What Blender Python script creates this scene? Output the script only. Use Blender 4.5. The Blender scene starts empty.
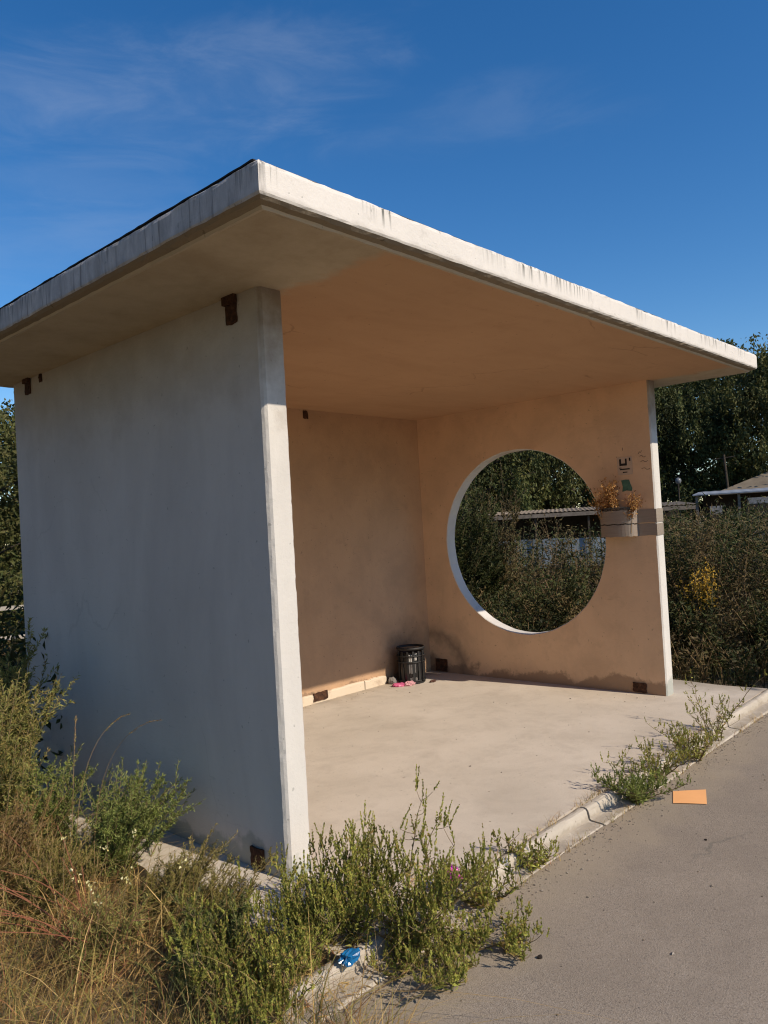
import bpy, math, random
import numpy as np
from mathutils import Matrix, Vector

rng = np.random.default_rng(7)
sc = bpy.context.scene
COL = sc.collection

# ------------------------------------------------------------------ helpers
def tag(o, label=None, cat=None, group=None, kind=None):
    if label: o['label'] = label
    if cat: o['category'] = cat
    if group: o['group'] = group
    if kind: o['kind'] = kind
    return o

def empty(name, loc=(0, 0, 0), rz=0.0):
    o = bpy.data.objects.new(name, None)
    o.empty_display_size = .1
    o.location = loc
    o.rotation_euler = (0, 0, rz)
    COL.objects.link(o)
    return o

def nrm(v):
    v = np.asarray(v, float)
    return v / np.maximum(np.linalg.norm(v, axis=-1, keepdims=True), 1e-9)

class MB:
    """collects geometry, builds it as ONE mesh object"""
    def __init__(s):
        s.V = []; s.n = 0; s.L = []; s.T = []; s.M = []
    def add(s, verts, faces, mat=0):
        verts = np.asarray(verts, float).reshape(-1, 3)
        for f in faces:
            s.L.append(np.asarray(f, np.int64) + s.n); s.T.append(np.array([len(f)])); s.M.append(np.array([mat]))
        s.V.append(verts); s.n += len(verts)
    def addq(s, verts, F, mat=0):
        verts = np.asarray(verts, float).reshape(-1, 3); F = np.asarray(F, np.int64)
        s.L.append((F + s.n).ravel()); s.T.append(np.full(len(F), F.shape[1])); s.M.append(np.full(len(F), mat))
        s.V.append(verts); s.n += len(verts)
    def box(s, lo, hi, mat=0, rot=None, org=None):
        x0, y0, z0 = lo; x1, y1, z1 = hi
        v = np.array([[x0,y0,z0],[x1,y0,z0],[x1,y1,z0],[x0,y1,z0],[x0,y0,z1],[x1,y0,z1],[x1,y1,z1],[x0,y1,z1]], float)
        if rot is not None: v = v @ np.array(rot).T
        if org is not None: v = v + np.array(org)
        s.addq(v, [[0,3,2,1],[4,5,6,7],[0,1,5,4],[1,2,6,5],[2,3,7,6],[3,0,4,7]], mat)
    def tube(s, pts, rad, k=5, mat=0, cap=True):
        P = np.asarray(pts, float); n = len(P)
        R = np.full(n, rad, float) if np.isscalar(rad) else np.asarray(rad, float)
        t = nrm(np.gradient(P, axis=0))
        ref = np.array([1., 0, 0]) if abs(t[0][0]) < .8 else np.array([0, 1., 0])
        a = nrm(np.cross(t, ref)); b = np.cross(t, a)
        th = np.linspace(0, 2*np.pi, k, endpoint=False)
        V = P[:, None] + R[:, None, None]*(a[:, None]*np.cos(th)[None, :, None] + b[:, None]*np.sin(th)[None, :, None])
        i = np.arange(n-1)[:, None]*k; j = np.arange(k)[None]; j2 = (j+1) % k
        F = np.stack([i+j, i+j2, i+k+j2, i+k+j], -1).reshape(-1, 4)
        base = s.n
        s.addq(V.reshape(-1, 3), F, mat)
        if cap:
            s.L.append(base + np.arange(k)[::-1]); s.T.append(np.array([k])); s.M.append(np.array([mat]))
            s.L.append(base + (n-1)*k + np.arange(k)); s.T.append(np.array([k])); s.M.append(np.array([mat]))
    def kites(s, P, D, L, W, N=None, bend=.15, mat=0):
        """leaves: one folded 4-point blade each"""
        P = np.asarray(P, float); D = nrm(D); n = len(P)
        if n == 0: return
        if N is None: N = rng.normal(size=(n, 3))
        S = nrm(np.cross(D, N)); Nn = np.cross(S, D)
        L = np.broadcast_to(np.asarray(L, float), (n,))[:, None]; W = np.broadcast_to(np.asarray(W, float), (n,))[:, None]
        m = P + D*L*.45
        V = np.stack([P, m+S*W*.5+Nn*L*bend*.4, P+D*L-Nn*L*bend, m-S*W*.5+Nn*L*bend*.4], 1)
        s.addq(V.reshape(-1, 3), np.arange(4*n).reshape(-1, 4), mat)
    def blades(s, P, H, lean, curl, W, seg=4, mat=0, tip=.1):
        """grass blades; lean = horizontal vector per blade, curl 0..1.5"""
        P = np.asarray(P, float); n = len(P)
        if n == 0: return
        H = np.broadcast_to(H, (n,))[:, None]; curl = np.broadcast_to(curl, (n,))[:, None]; W = np.broadcast_to(W, (n,))[:, None]
        lean = np.asarray(lean, float)
        side = nrm(np.stack([-lean[:, 1], lean[:, 0], np.zeros(n)], 1) + rng.normal(0, .5, (n, 3))*[1, 1, .2])
        rows = []
        for t in np.linspace(0, 1, seg+1):
            c = P + lean*H*(.35*t + curl*t*t) + np.array([0, 0, 1.])*H*(t - .42*curl*t**2.4)
            w = W*(1-t*(1-tip))*.5
            rows += [c-side*w, c+side*w]
        V = np.stack(rows, 1); m = 2*(seg+1)
        b = np.arange(n)[:, None, None]*m
        F = np.array([[2*i, 2*i+1, 2*i+3, 2*i+2] for i in range(seg)])[None] + b
        s.addq(V.reshape(-1, 3), F.reshape(-1, 4), mat)
    def build(s, name, mats, parent=None, smooth=False, loc=None):
        me = bpy.data.meshes.new(name)
        V = np.concatenate(s.V); L = np.concatenate(s.L); T = np.concatenate(s.T); M = np.concatenate(s.M)
        me.vertices.add(len(V)); me.vertices.foreach_set('co', V.astype(np.float32).ravel())
        me.loops.add(len(L)); me.loops.foreach_set('vertex_index', L.astype(np.int32))
        me.polygons.add(len(T))
        st = np.concatenate([[0], np.cumsum(T)[:-1]])
        me.polygons.foreach_set('loop_start', st.astype(np.int32)); me.polygons.foreach_set('loop_total', T.astype(np.int32))
        if not isinstance(mats, (list, tuple)): mats = [mats]
        for m in mats: me.materials.append(m)
        me.polygons.foreach_set('material_index', M.astype(np.int32))
        me.polygons.foreach_set('use_smooth', np.full(len(T), smooth))
        me.update(calc_edges=True); me.validate()
        o = bpy.data.objects.new(name, me); COL.objects.link(o)
        if parent is not None: o.parent = parent
        if loc is not None: o.location = loc
        return o

# ------------------------------------------------------------------ material helpers
class NT:
    def __init__(s, name):
        s.m = bpy.data.materials.new(name); s.m.use_nodes = True
        s.t = s.m.node_tree; s.t.nodes.clear()
        s.out = s.n('ShaderNodeOutputMaterial')
    def n(s, t, **k):
        o = s.t.nodes.new(t)
        for a, v in k.items(): setattr(o, a, v)
        return o
    def l(s, a, b): s.t.links.new(a, b)
    def coord(s, scale=(1, 1, 1), loc=(0, 0, 0), world=False):
        if world:
            c = s.n('ShaderNodeNewGeometry').outputs['Position']
        else:
            c = s.n('ShaderNodeTexCoord').outputs['Object']
        mp = s.n('ShaderNodeMapping'); mp.inputs['Scale'].default_value = scale; mp.inputs['Location'].default_value = loc
        s.l(c, mp.inputs['Vector']); return mp.outputs[0]
    def noise(s, vec, scale, detail=4, rough=.6, dist=0):
        x = s.n('ShaderNodeTexNoise'); x.inputs['Scale'].default_value = scale; x.inputs['Detail'].default_value = detail
        x.inputs['Roughness'].default_value = rough; x.inputs['Distortion'].default_value = dist
        s.l(vec, x.inputs['Vector']); return x.outputs[0]
    def ramp(s, f, stops, interp='LINEAR'):
        r = s.n('ShaderNodeValToRGB'); r.color_ramp.interpolation = interp
        e = r.color_ramp.elements
        while len(e) < len(stops): e.new(.5)
        for i, (p, c) in enumerate(stops):
            e[i].position = p; e[i].color = c if len(c) == 4 else (*c, 1)
        s.l(f, r.inputs[0]); return r.outputs[0]
    def val(s, f, lo, hi, a=0., b=1.):
        r = s.n('ShaderNodeMapRange'); r.inputs['From Min'].default_value = lo; r.inputs['From Max'].default_value = hi
        r.inputs['To Min'].default_value = a; r.inputs['To Max'].default_value = b
        s.l(f, r.inputs['Value']); return r.outputs[0]
    def mix(s, f, a, b, mode='MIX'):
        x = s.n('ShaderNodeMix', data_type='RGBA', blend_type=mode)
        for i, v in ((0, f), (6, a), (7, b)):
            if hasattr(v, 'is_linked') or hasattr(v, 'links'): s.l(v, x.inputs[i])
            elif i == 0: x.inputs[0].default_value = v
            else: x.inputs[i].default_value = (*v, 1)
        return x.outputs[2]
    def math(s, op, a, b=None, clamp=False):
        x = s.n('ShaderNodeMath', operation=op, use_clamp=clamp)
        for i, v in ((0, a), (1, b)):
            if v is None: continue
            if hasattr(v, 'links'): s.l(v, x.inputs[i])
            else: x.inputs[i].default_value = v
        return x.outputs[0]
    def sep(s, vec):
        x = s.n('ShaderNodeSeparateXYZ'); s.l(vec, x.inputs[0]); return x.outputs
    def bump(s, h, strength=.3, dist=.01, prev=None):
        b = s.n('ShaderNodeBump'); b.inputs['Strength'].default_value = strength; b.inputs['Distance'].default_value = dist
        s.l(h, b.inputs['Height'])
        if prev is not None: s.l(prev, b.inputs['Normal'])
        return b.outputs[0]
    def pbr(s, col, rough=.9, bump=None, spec=.2, metal=0):
        p = s.n('ShaderNodeBsdfPrincipled')
        if hasattr(col, 'links'): s.l(col, p.inputs['Base Color'])
        else: p.inputs['Base Color'].default_value = (*col, 1)
        if hasattr(rough, 'links'): s.l(rough, p.inputs['Roughness'])
        else: p.inputs['Roughness'].default_value = rough
        p.inputs['Specular IOR Level'].default_value = spec; p.inputs['Metallic'].default_value = metal
        if bump is not None: s.l(bump, p.inputs['Normal'])
        s.l(p.outputs[0], s.out.inputs[0]); s.p = p
        return s.m

def plaster(name, base, dirt, dirt_amt=.35, streak=.25, low=None, extra=None, bump=.35, blotch=.12):
    """painted render: trowel unevenness, blotches, drip streaks, scuffs"""
    t = NT(name); v = t.coord(world=True)
    b1 = t.noise(v, 1.3, 5, .6); b2 = t.noise(v, 7, 6, .65); b3 = t.noise(v, 60, 3, .6)
    vs = t.coord((5, 5, .42), world=True); st = t.noise(vs, 1.3, 6, .68, 1.1)
    c = t.mix(t.val(b1, .35, .7, 0, blotch), base, [x*.72 for x in base])
    c = t.mix(t.val(b2, .58, .78, 0, dirt_amt), c, dirt)
    c = t.mix(t.val(st, .55, .8, 0, streak), c, dirt)
    sp = t.noise(v, 34, 2, .5)
    c = t.mix(t.val(sp, .71, .745, 0, .45), c, [x*.5 for x in dirt])
    sc_ = t.noise(t.coord((3, 3, 26), world=True), 2.2, 3, .5, 1.5)
    c = t.mix(t.math('MULTIPLY', t.val(sc_, .66, .70, 0, .30), t.val(b1, .45, .6)), c, dirt)          # sideways scuffs
    c = t.mix(t.val(t.noise(v, 2.6, 7, .7, .4), .46, .66, 0, blotch*1.3), c, [a*.6+b*.4 for a, b in zip(base, dirt)])
    if low:      # damp stain creeping up from the floor, ragged edge
        z = t.sep(v)[2]
        e = t.math('ADD', z, t.val(t.noise(v, 3.2, 6, .65), .3, .75, .09, -.13))
        c = t.mix(t.val(e, low*.62, low, .8, 0), c, dirt)
    if extra: c = extra(t, v, c)
    h = t.math('ADD', t.math('MULTIPLY', b2, .7), t.math('MULTIPLY', b3, .3))
    bm = t.bump(h, bump, .012); bm = t.bump(t.noise(v, 260, 2, .5), .25, .002, bm)
    return t.pbr(c, .92, bm, .15)

def leafmat(name, cols, trans=.3, varscale=2.0, vamt=.35, rough=.65):
    t = NT(name)
    g = t.n('ShaderNodeNewGeometry')
    n = len(cols)
    c = t.ramp(g.outputs['Random Per Island'], [((i+.5)/n, cc) for i, cc in enumerate(cols)])
    nz = t.noise(t.coord(world=True), varscale, 3, .6)
    hs = t.n('ShaderNodeHueSaturation'); t.l(c, hs.inputs['Color'])
    t.l(t.val(nz, .3, .7, 1-vamt, 1+vamt), hs.inputs['Value'])
    d = t.n('ShaderNodeBsdfPrincipled'); t.l(hs.outputs[0], d.inputs['Base Color'])
    d.inputs['Roughness'].default_value = rough; d.inputs['Specular IOR Level'].default_value = .25
    if trans > 0:
        tr = t.n('ShaderNodeBsdfTranslucent'); t.l(hs.outputs[0], tr.inputs[0])
        mx = t.n('ShaderNodeMixShader'); mx.inputs[0].default_value = trans
        t.l(d.outputs[0], mx.inputs[1]); t.l(tr.outputs[0], mx.inputs[2]); t.l(mx.outputs[0], t.out.inputs[0])
    else: t.l(d.outputs[0], t.out.inputs[0])
    return t.m

# ------------------------------------------------------------------ dimensions (from the camera solve)
T, W, D, H = .1287, 3.7411, 2.5238, 2.5
XR = T + W                      # inner face of the right wall
XO = XR + T                     # outer face
OF, OL, OR, OB = .672, .521, .359, .135
ZT = H + .134
GZ = -.10; AZ = -.062           # soil and asphalt
YC, ZC, RC = 1.2711, 1.2523, .8277

# ------------------------------------------------------------------ materials
GREY = (.16, .13, .10)
def front_marks(t, v, c):
    # drip marks running down from the roof edge of the fascia
    x, y, z = t.sep(v)
    vs = t.coord((55, 55, 1.1), world=True)
    dr = t.noise(vs, 1.5, 3, .6)
    lim = t.noise(t.coord((1, 1, .01), world=True), 2.6, 4, .6)
    topd = t.val(z, ZT-.085, ZT-.006, 0, 1.3)
    a = t.math('MULTIPLY', t.val(dr, .50, .60), t.math('MULTIPLY', topd, t.val(lim, .50, .60, .0, 1)), True)
    c = t.mix(t.math('MULTIPLY', a, .85), c, (.08, .09, .08))
    lf = t.math('LESS_THAN', x, -OL+.03)      # the weathered left edge
    wn = t.noise(t.coord((7, 7, 2.2), world=True), 2.2, 7, .7, .4)
    c = t.mix(t.math('MULTIPLY', lf, t.val(wn, .38, .66, .1, .75)), c, (.33, .315, .30))
    w2 = t.noise(t.coord((38, 38, 1.6), world=True), 1.4, 4, .6)
    c = t.mix(t.math('MULTIPLY', lf, t.val(w2, .58, .68, 0, .6)), c, (.12, .115, .11))
    c = t.mix(t.val(t.noise(v, 11, 6, .7), .60, .72, 0, .35), c, (.36, .33, .29))
    # grime along the lower arris
    e = t.val(t.math('ADD', z, t.val(t.noise(v, 9, 5), .3, .7, -.012, .012)), H+.0, H+.045, .55, 0)
    return t.mix(e, c, (.22, .19, .15))
def topstain_shade(t, v, c):
    # brown leaching under the roof slab, with painted shade on the front end face
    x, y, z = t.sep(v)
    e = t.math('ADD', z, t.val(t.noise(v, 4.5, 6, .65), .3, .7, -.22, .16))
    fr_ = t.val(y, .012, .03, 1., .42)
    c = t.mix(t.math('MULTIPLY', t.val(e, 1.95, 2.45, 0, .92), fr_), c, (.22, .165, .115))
    vs = t.coord((1.3, 1.3, .5), world=True)
    b = t.noise(vs, 1.4, 6, .6, .5)
    vo = t.n('ShaderNodeTexVoronoi', feature='DISTANCE_TO_EDGE'); vo.inputs['Scale'].default_value = 1.0
    dv = t.n('ShaderNodeMix', data_type='VECTOR'); dv.inputs[0].default_value = .3
    nz = t.n('ShaderNodeTexNoise'); nz.inputs['Scale'].default_value = 2.2; nz.inputs['Detail'].default_value = 6
    vm = t.coord((1, 1.2, .8), world=True)
    t.l(vm, nz.inputs['Vector']); t.l(vm, dv.inputs[4]); t.l(nz.outputs[1], dv.inputs[5]); t.l(dv.outputs[1], vo.inputs['Vector'])
    k = t.math('MULTIPLY', t.val(vo.outputs[0], .0, .004, 1, 0), t.val(t.noise(v, 1.1, 3), .48, .56))
    c = t.mix(t.math('MULTIPLY', k, .16), c, (.2, .18, .16))
    return t.mix(t.val(b, .42, .68, 0, .32), c, (.38, .36, .34))
M_FASCIA = plaster('white_fascia_paint', (.69, .655, .605), (.36, .38, .33), .25, .12, extra=front_marks)
M_WHITE = plaster('white_wall_paint', (.64, .615, .57), (.34, .37, .33), .14, .10, low=.09, extra=topstain_shade)
def soff(t, v, c):
    # faint board lines of the formwork and a few hairline cracks
    x, y, z = t.sep(v)
    w = t.noise(t.coord((.8, 3, 1), world=True), 1.2, 6, .62, 1.0)
    c = t.mix(t.val(w, .45, .75, 0, .38), c, (.42, .25, .14))
    w3 = t.noise(t.coord((.5, 16, 1), world=True), 1.2, 4, .55, .3)
    c = t.mix(t.val(w3, .52, .75, 0, .08), c, (.62, .42, .27))
    vo = t.n('ShaderNodeTexVoronoi', feature='DISTANCE_TO_EDGE'); vo.inputs['Scale'].default_value = 1.1
    dv = t.n('ShaderNodeMix', data_type='VECTOR'); dv.inputs[0].default_value = .22
    nz = t.n('ShaderNodeTexNoise'); nz.inputs['Scale'].default_value = 2.5; nz.inputs['Detail'].default_value = 4
    vm = t.coord((.55, 1.5, 1), world=True)
    t.l(vm, nz.inputs['Vector']); t.l(vm, dv.inputs[4]); t.l(nz.outputs[1], dv.inputs[5]); t.l(dv.outputs[1], vo.inputs['Vector'])
    k = t.math('MULTIPLY', t.val(vo.outputs[0], .0, .006, 1, 0), t.val(t.noise(v, 1.4, 2), .56, .62))
    return t.mix(t.math('MULTIPLY', k, .42), c, (.2, .11, .06))
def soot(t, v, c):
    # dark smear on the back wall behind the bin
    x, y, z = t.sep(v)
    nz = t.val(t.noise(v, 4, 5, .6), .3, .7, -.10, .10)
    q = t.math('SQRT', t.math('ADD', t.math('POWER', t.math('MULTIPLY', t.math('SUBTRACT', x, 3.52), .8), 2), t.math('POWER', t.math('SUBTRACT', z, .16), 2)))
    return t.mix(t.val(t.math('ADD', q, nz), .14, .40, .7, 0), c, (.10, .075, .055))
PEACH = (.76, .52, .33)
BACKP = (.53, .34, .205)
def soff_all(t, v, c):
    c = soff(t, v, c)
    x, y, z = t.sep(v)
    nz = t.val(t.noise(v, 7, 5, .65), .3, .7, -.05, .05)
    a = t.val(t.math('ADD', x, nz), T-.02, T+.05, 1, 0)
    b = t.val(t.math('ADD', x, nz), XR+.03, XR+.12, 0, 1)
    return t.mix(t.math('MAXIMUM', a, b), c, t.mix(t.val(t.noise(v, 3, 6, .7), .4, .65), (.50, .415, .30), (.40, .32, .22)))
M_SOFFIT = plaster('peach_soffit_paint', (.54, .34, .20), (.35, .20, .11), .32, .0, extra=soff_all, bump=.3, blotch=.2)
M_SOFFIT_EDGE = plaster('grey_soffit_paint', (.50, .42, .31), (.30, .25, .18), .35, .0, bump=.3)
def arc(t, v, c):
    # old damp ring in the back corner of the right wall
    x, y, z = t.sep(v)
    nz = t.val(t.noise(v, 5, 5, .6), .3, .7, -.05, .05)
    r = t.math('SQRT', t.math('ADD', t.math('POWER', t.math('SUBTRACT', y, 2.36), 2), t.math('POWER', t.math('MULTIPLY', t.math('SUBTRACT', z, .0), .95), 2)))
    d = t.math('ABSOLUTE', t.math('ADD', t.math('SUBTRACT', r, .37), nz))
    side = t.math('MULTIPLY', t.math('LESS_THAN', x, XR+.01), t.math('GREATER_THAN', x, XR-.01))
    k = t.math('MULTIPLY', t.val(d, .0, .09, .65, 0), side)
    k = t.math('MULTIPLY', k, t.val(z, .5, .36, 0, 1))
    c = t.mix(k, c, (.17, .13, .10))
    k2 = t.val(t.math('ADD', r, t.math('MULTIPLY', nz, 2)), .10, .20, .7, 0)
    return t.mix(t.math('MULTIPLY', k2, side), c, (.13, .09, .065))
M_INNER = plaster('peach_wall_paint', PEACH, (.32, .21, .135), .30, .16, low=.10, extra=arc, blotch=.48)
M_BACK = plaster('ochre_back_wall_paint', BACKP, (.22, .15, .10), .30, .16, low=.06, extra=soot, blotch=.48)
M_FLOOR = None
def floor_mat():
    t = NT('beige_floor_concrete'); v = t.coord(world=True)
    a = t.noise(v, 1.1, 6, .62); b = t.noise(v, 5, 6, .7); f = t.noise(v, 150, 2, .5)
    sw = t.noise(t.coord((1, 3.2, 1), world=True), 3.0, 5, .6, .8)
    c = t.mix(t.val(a, .3, .7), (.65, .58, .485), (.53, .47, .385))
    c = t.mix(t.val(b, .5, .75, 0, .4), c, (.36, .31, .25))
    c = t.mix(t.val(sw, .55, .75, 0, .35), c, (.58, .51, .42))
    sp = t.noise(v, 13, 4, .6)
    c = t.mix(t.val(sp, .69, .73, 0, .55), c, (.20, .165, .13))
    c = t.mix(t.val(t.noise(v, 42, 3, .6), .66, .70, 0, .45), c, (.22, .18, .14))
    c = t.mix(t.val(t.noise(v, 2.2, 8, .75, .6), .50, .68, 0, .5), c, (.44, .385, .315))
    x, y, z = t.sep(v)
    e = t.math('ADD', y, t.val(t.noise(v, 6, 5), .3, .7, -.09, .09))
    c = t.mix(t.val(e, 2.16, 2.42, 0, .55), c, (.26, .205, .15))        # dirt swept against the back wall
    e2 = t.math('ADD', x, t.val(t.noise(v, 6, 5), .3, .7, -.12, .12))
    c = t.mix(t.val(e2, 4.05, 4.45, 0, .5), c, (.20, .165, .12))
    c = t.mix(t.val(f, .3, .7, 0, .22), c, (.25, .21, .17))
    h = t.math('ADD', t.math('MULTIPLY', b, .6), t.math('MULTIPLY', f, .25))
    return t.pbr(c, .9, t.bump(h, .3, .01), .15)
M_FLOOR = floor_mat()
def kerbdirt(t, v, c):
    x, y, z = t.sep(v)
    nz = t.val(t.noise(v, 12, 6, .7), .3, .7, -.02, .02)
    e = t.math('ADD', z, nz)
    k = t.math('MULTIPLY', t.val(e, -.062, -.050, 0, 1), t.val(e, -.036, -.022, 1, 0))
    c = t.mix(t.math('MULTIPLY', k, .4), c, (.24, .195, .145))
    j = t.val(t.math('ABSOLUTE', t.math('ADD', t.math('ADD', y, .566), t.math('MULTIPLY', nz, .4))), .0, .016, .8, 0)
    return t.mix(j, c, (.12, .095, .065))
M_KERB = plaster('pale_kerb_concrete', (.50, .45, .375), (.20, .16, .115), .7, .0, bump=.6, blotch=.4, extra=kerbdirt)

def asphalt():
    t = NT('old_asphalt'); v = t.coord(world=True)
    a = t.noise(v, .7, 5, .6); b = t.noise(v, 3.2, 6, .7); f = t.noise(v, 190, 3, .7); g = t.noise(v, 60, 3, .6)
    c = t.mix(t.val(a, .3, .7), (.33, .276, .218), (.27, .226, .178))
    c = t.mix(t.val(b, .52, .75, 0, .6), c, (.30, .25, .195))
    c = t.mix(t.val(f, .56, .7, 0, .55), c, (.36, .32, .27))
    c = t.mix(t.val(f, .44, .3, 0, .6), c, (.10, .09, .08))
    c = t.mix(t.val(g, .62, .70, 0, .45), c, (.11, .095, .082))
    vc = t.n('ShaderNodeTexVoronoi'); vc.inputs['Scale'].default_value = 290; t.l(v, vc.inputs['Vector'])
    sg = t.sep(vc.outputs['Color'])[0]
    c = t.mix(t.val(sg, .82, .86, 0, .4), c, (.40, .36, .31))
    c = t.mix(t.val(sg, .14, .10, 0, .45), c, (.085, .075, .066))
    pt = t.noise(v, 1.7, 8, .75, .5)
    c = t.mix(t.val(pt, .44, .62, 0, .45), c, (.215, .18, .145))
    st = t.noise(t.coord((1, .35, 1), world=True), 5, 6, .7)
    c = t.mix(t.val(st, .60, .72, 0, .35), c, (.34, .29, .23))
    x, y, z = t.sep(v)
    e = t.math('ADD', y, t.val(t.noise(v, 4, 6, .65), .3, .7, -.16, .16))
    c = t.mix(t.val(e, -1.05, -.72, 0, .75), c, (.36, .30, .22))       # sand washed against the kerb
    vo = t.n('ShaderNodeTexVoronoi', feature='DISTANCE_TO_EDGE'); vo.inputs['Scale'].default_value = .8
    wv = t.n('ShaderNodeMix', data_type='VECTOR'); wv.inputs[0].default_value = .25
    nz = t.n('ShaderNodeTexNoise'); nz.inputs['Scale'].default_value = 2; nz.inputs['Detail'].default_value = 5
    t.l(v, nz.inputs['Vector']); t.l(v, wv.inputs[4]); t.l(nz.outputs[1], wv.inputs[5]); t.l(wv.outputs[1], vo.inputs['Vector'])
    k = t.math('MULTIPLY', t.val(vo.outputs[0], .0, .005, 1, 0), t.val(t.noise(v, .9, 2), .5, .6))
    c = t.mix(t.math('MULTIPLY', k, .5), c, (.07, .08, .07))
    h = t.math('ADD', t.math('ADD', f, t.math('MULTIPLY', g, .5)), t.math('MULTIPLY', sg, .5))
    return t.pbr(c, .88, t.bump(h, .6, .005), .2)
M_ASPH = asphalt()
def soil():
    t = NT('dry_soil'); v = t.coord(world=True)
    a = t.noise(v, .9, 6, .65); b = t.noise(v, 14, 6, .7)
    c = t.mix(a, (.19, .145, .09), (.29, .225, .14)); c = t.mix(t.val(b, .5, .7, 0, .6), c, (.09, .07, .04))
    return t.pbr(c, .95, t.bump(b, .7, .03), .1)
M_SOIL = soil()
def simple(name, col, rough=.7, var=.3, scale=20, spec=.3, metal=0, bump=.2):
    t = NT(name); v = t.coord()
    n = t.noise(v, scale, 4, .65)
    c = t.mix(t.val(n, .35, .7), col, [x*(1-var) for x in col])
    return t.pbr(c, rough, t.bump(n, bump, .004), spec, metal)
def rustmat():
    t = NT('rusted_steel'); v = t.coord(world=True); n = t.noise(v, 40, 5, .7)
    c = t.ramp(n, [(.3, (.025, .014, .010)), (.55, (.075, .035, .02)), (.75, (.17, .085, .045))])
    return t.pbr(c, .9, t.bump(n, .6, .006), .2)
M_RUST = rustmat()
M_HOLE = simple('dark_socket', (.025, .018, .014), .95)
M_FELT = simple('bitumen_felt', (.03, .027, .025), .9, .4, 8)
M_BIN = simple('black_enamel_metal', (.018, .017, .016), .6, .4, 30, .5)
M_LINER = simple('dark_bin_liner', (.012, .012, .013), .3, .3, 15, .5)
M_PAPER = simple('news_scrap', (.55, .52, .47), .8, .5, 12)
M_ORANGE = simple('orange_paper', (.88, .45, .19), .8, .06, 6, .1, bump=.05)
M_PINK = simple('pink_wrapper', (.78, .16, .32), .35, .5, 22, .5)
M_ROSE = simple('pale_rose_wrapper', (.72, .38, .40), .45, .45, 26, .4)
M_MAG = simple('magenta_wrapper', (.72, .05, .48), .35, .35, 30, .5)
M_BLUE = simple('blue_plastic', (.015, .17, .42), .16, .5, 22, .6)
M_GSTONE = simple('grey_stone', (.24, .22, .20), .85, .4, 25)
M_CHUNK = plaster('broken_concrete', (.60, .56, .50), (.30, .26, .2), .4, 0, bump=.8)
M_STEM = simple('green_stem', (.20, .145, .075), .7, .4, 12)
M_DRYSTEM = simple('straw_stem', (.36, .24, .12), .7, .35, 12)
M_BARK = simple('grey_bark', (.085, .07, .055), .95, .5, 14, .1, bump=.8)
M_WOODGREY = simple('weathered_timber', (.20, .17, .14), .9, .4, 9)
M_POT = None
def potmat():
    t = NT('smoky_clear_plastic'); v = t.coord()
    p = t.n('ShaderNodeBsdfPrincipled'); p.inputs['Base Color'].default_value = (.085, .08, .075, 1); p.inputs['Roughness'].default_value = .22
    tr = t.n('ShaderNodeBsdfTransparent'); tr.inputs[0].default_value = (.75, .7, .66, 1)
    mx = t.n('ShaderNodeMixShader'); mx.inputs[0].default_value = .3
    t.l(p.outputs[0], mx.inputs[1]); t.l(tr.outputs[0], mx.inputs[2]); t.l(mx.outputs[0], t.out.inputs[0]); return t.m
M_POT = potmat()
def tapemat():
    t = NT('clear_brown_tape'); v = t.coord((1, 1, 30))
    n = t.noise(v, 6, 3)
    p = t.n('ShaderNodeBsdfPrincipled'); p.inputs['Base Color'].default_value = (.33, .275, .23, 1); p.inputs['Roughness'].default_value = .2
    tr = t.n('ShaderNodeBsdfTransparent'); tr.inputs[0].default_value = (.93, .88, .84, 1)
    mx = t.n('ShaderNodeMixShader'); t.l(t.val(n, .3, .7, .10, .26), mx.inputs[0])
    t.l(p.outputs[0], mx.inputs[1]); t.l(tr.outputs[0], mx.inputs[2]); t.l(mx.outputs[0], t.out.inputs[0]); return t.m
M_TAPE = tapemat()

L_RAG = leafmat('kerb_weed_leaf', [(.29, .32, .062), (.38, .40, .08), (.46, .45, .11), (.22, .26, .055), (.52, .44, .12), (.14, .17, .042), (.38, .26, .09)], .36, 9, .45)
L_BUSH = leafmat('bush_leaf', [(.19, .235, .055), (.25, .295, .075), (.31, .335, .11), (.15, .19, .05)], .34, 4, .3)
L_FINE = leafmat('fine_olive_leaf', [(.21, .19, .05), (.27, .23, .065), (.33, .25, .08), (.15, .145, .042)], .25, 4, .35)
L_TALL = leafmat('tall_weed_leaf', [(.20, .215, .06), (.27, .27, .08), (.33, .30, .09), (.36, .265, .085), (.14, .16, .045)], .28, 4, .35)
L_DRY = leafmat('dry_grass_blade', [(.56, .38, .14), (.46, .30, .11), (.66, .48, .20), (.33, .20, .08), (.33, .28, .08), (.40, .185, .08), (.16, .10, .05), (.34, .32, .09)], .25, 3, .4)
L_GREEN = leafmat('green_grass_blade', [(.14, .17, .045), (.19, .21, .065), (.11, .14, .04), (.24, .225, .085)], .25, 3, .35)
L_THICK = leafmat('thicket_leaf', [(.038, .054, .015), (.056, .072, .019), (.078, .086, .024), (.098, .084, .028), (.028, .040, .012)], .22, 1.1, .6)
L_BROWN = leafmat('withered_leaf', [(.125, .088, .036), (.165, .122, .052), (.09, .062, .026), (.105, .095, .032)], .22, 1.3, .55)
L_TREE = leafmat('dark_tree_leaf', [(.060, .076, .024), (.092, .108, .034), (.128, .136, .046), (.042, .056, .019)], .25, .5, .6)
L_TREE2 = leafmat('olive_tree_leaf', [(.090, .100, .028), (.125, .128, .038), (.155, .142, .05), (.065, .078, .023)], .25, .5, .6)
L_GOLD = leafmat('golden_flower', [(.50, .30, .035), (.62, .40, .05), (.38, .24, .04)], .2, 8, .25)
L_CREAM = leafmat('cream_petal', [(.66, .60, .30), (.74, .70, .42), (.60, .52, .2)], .2, 8, .2)
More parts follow.
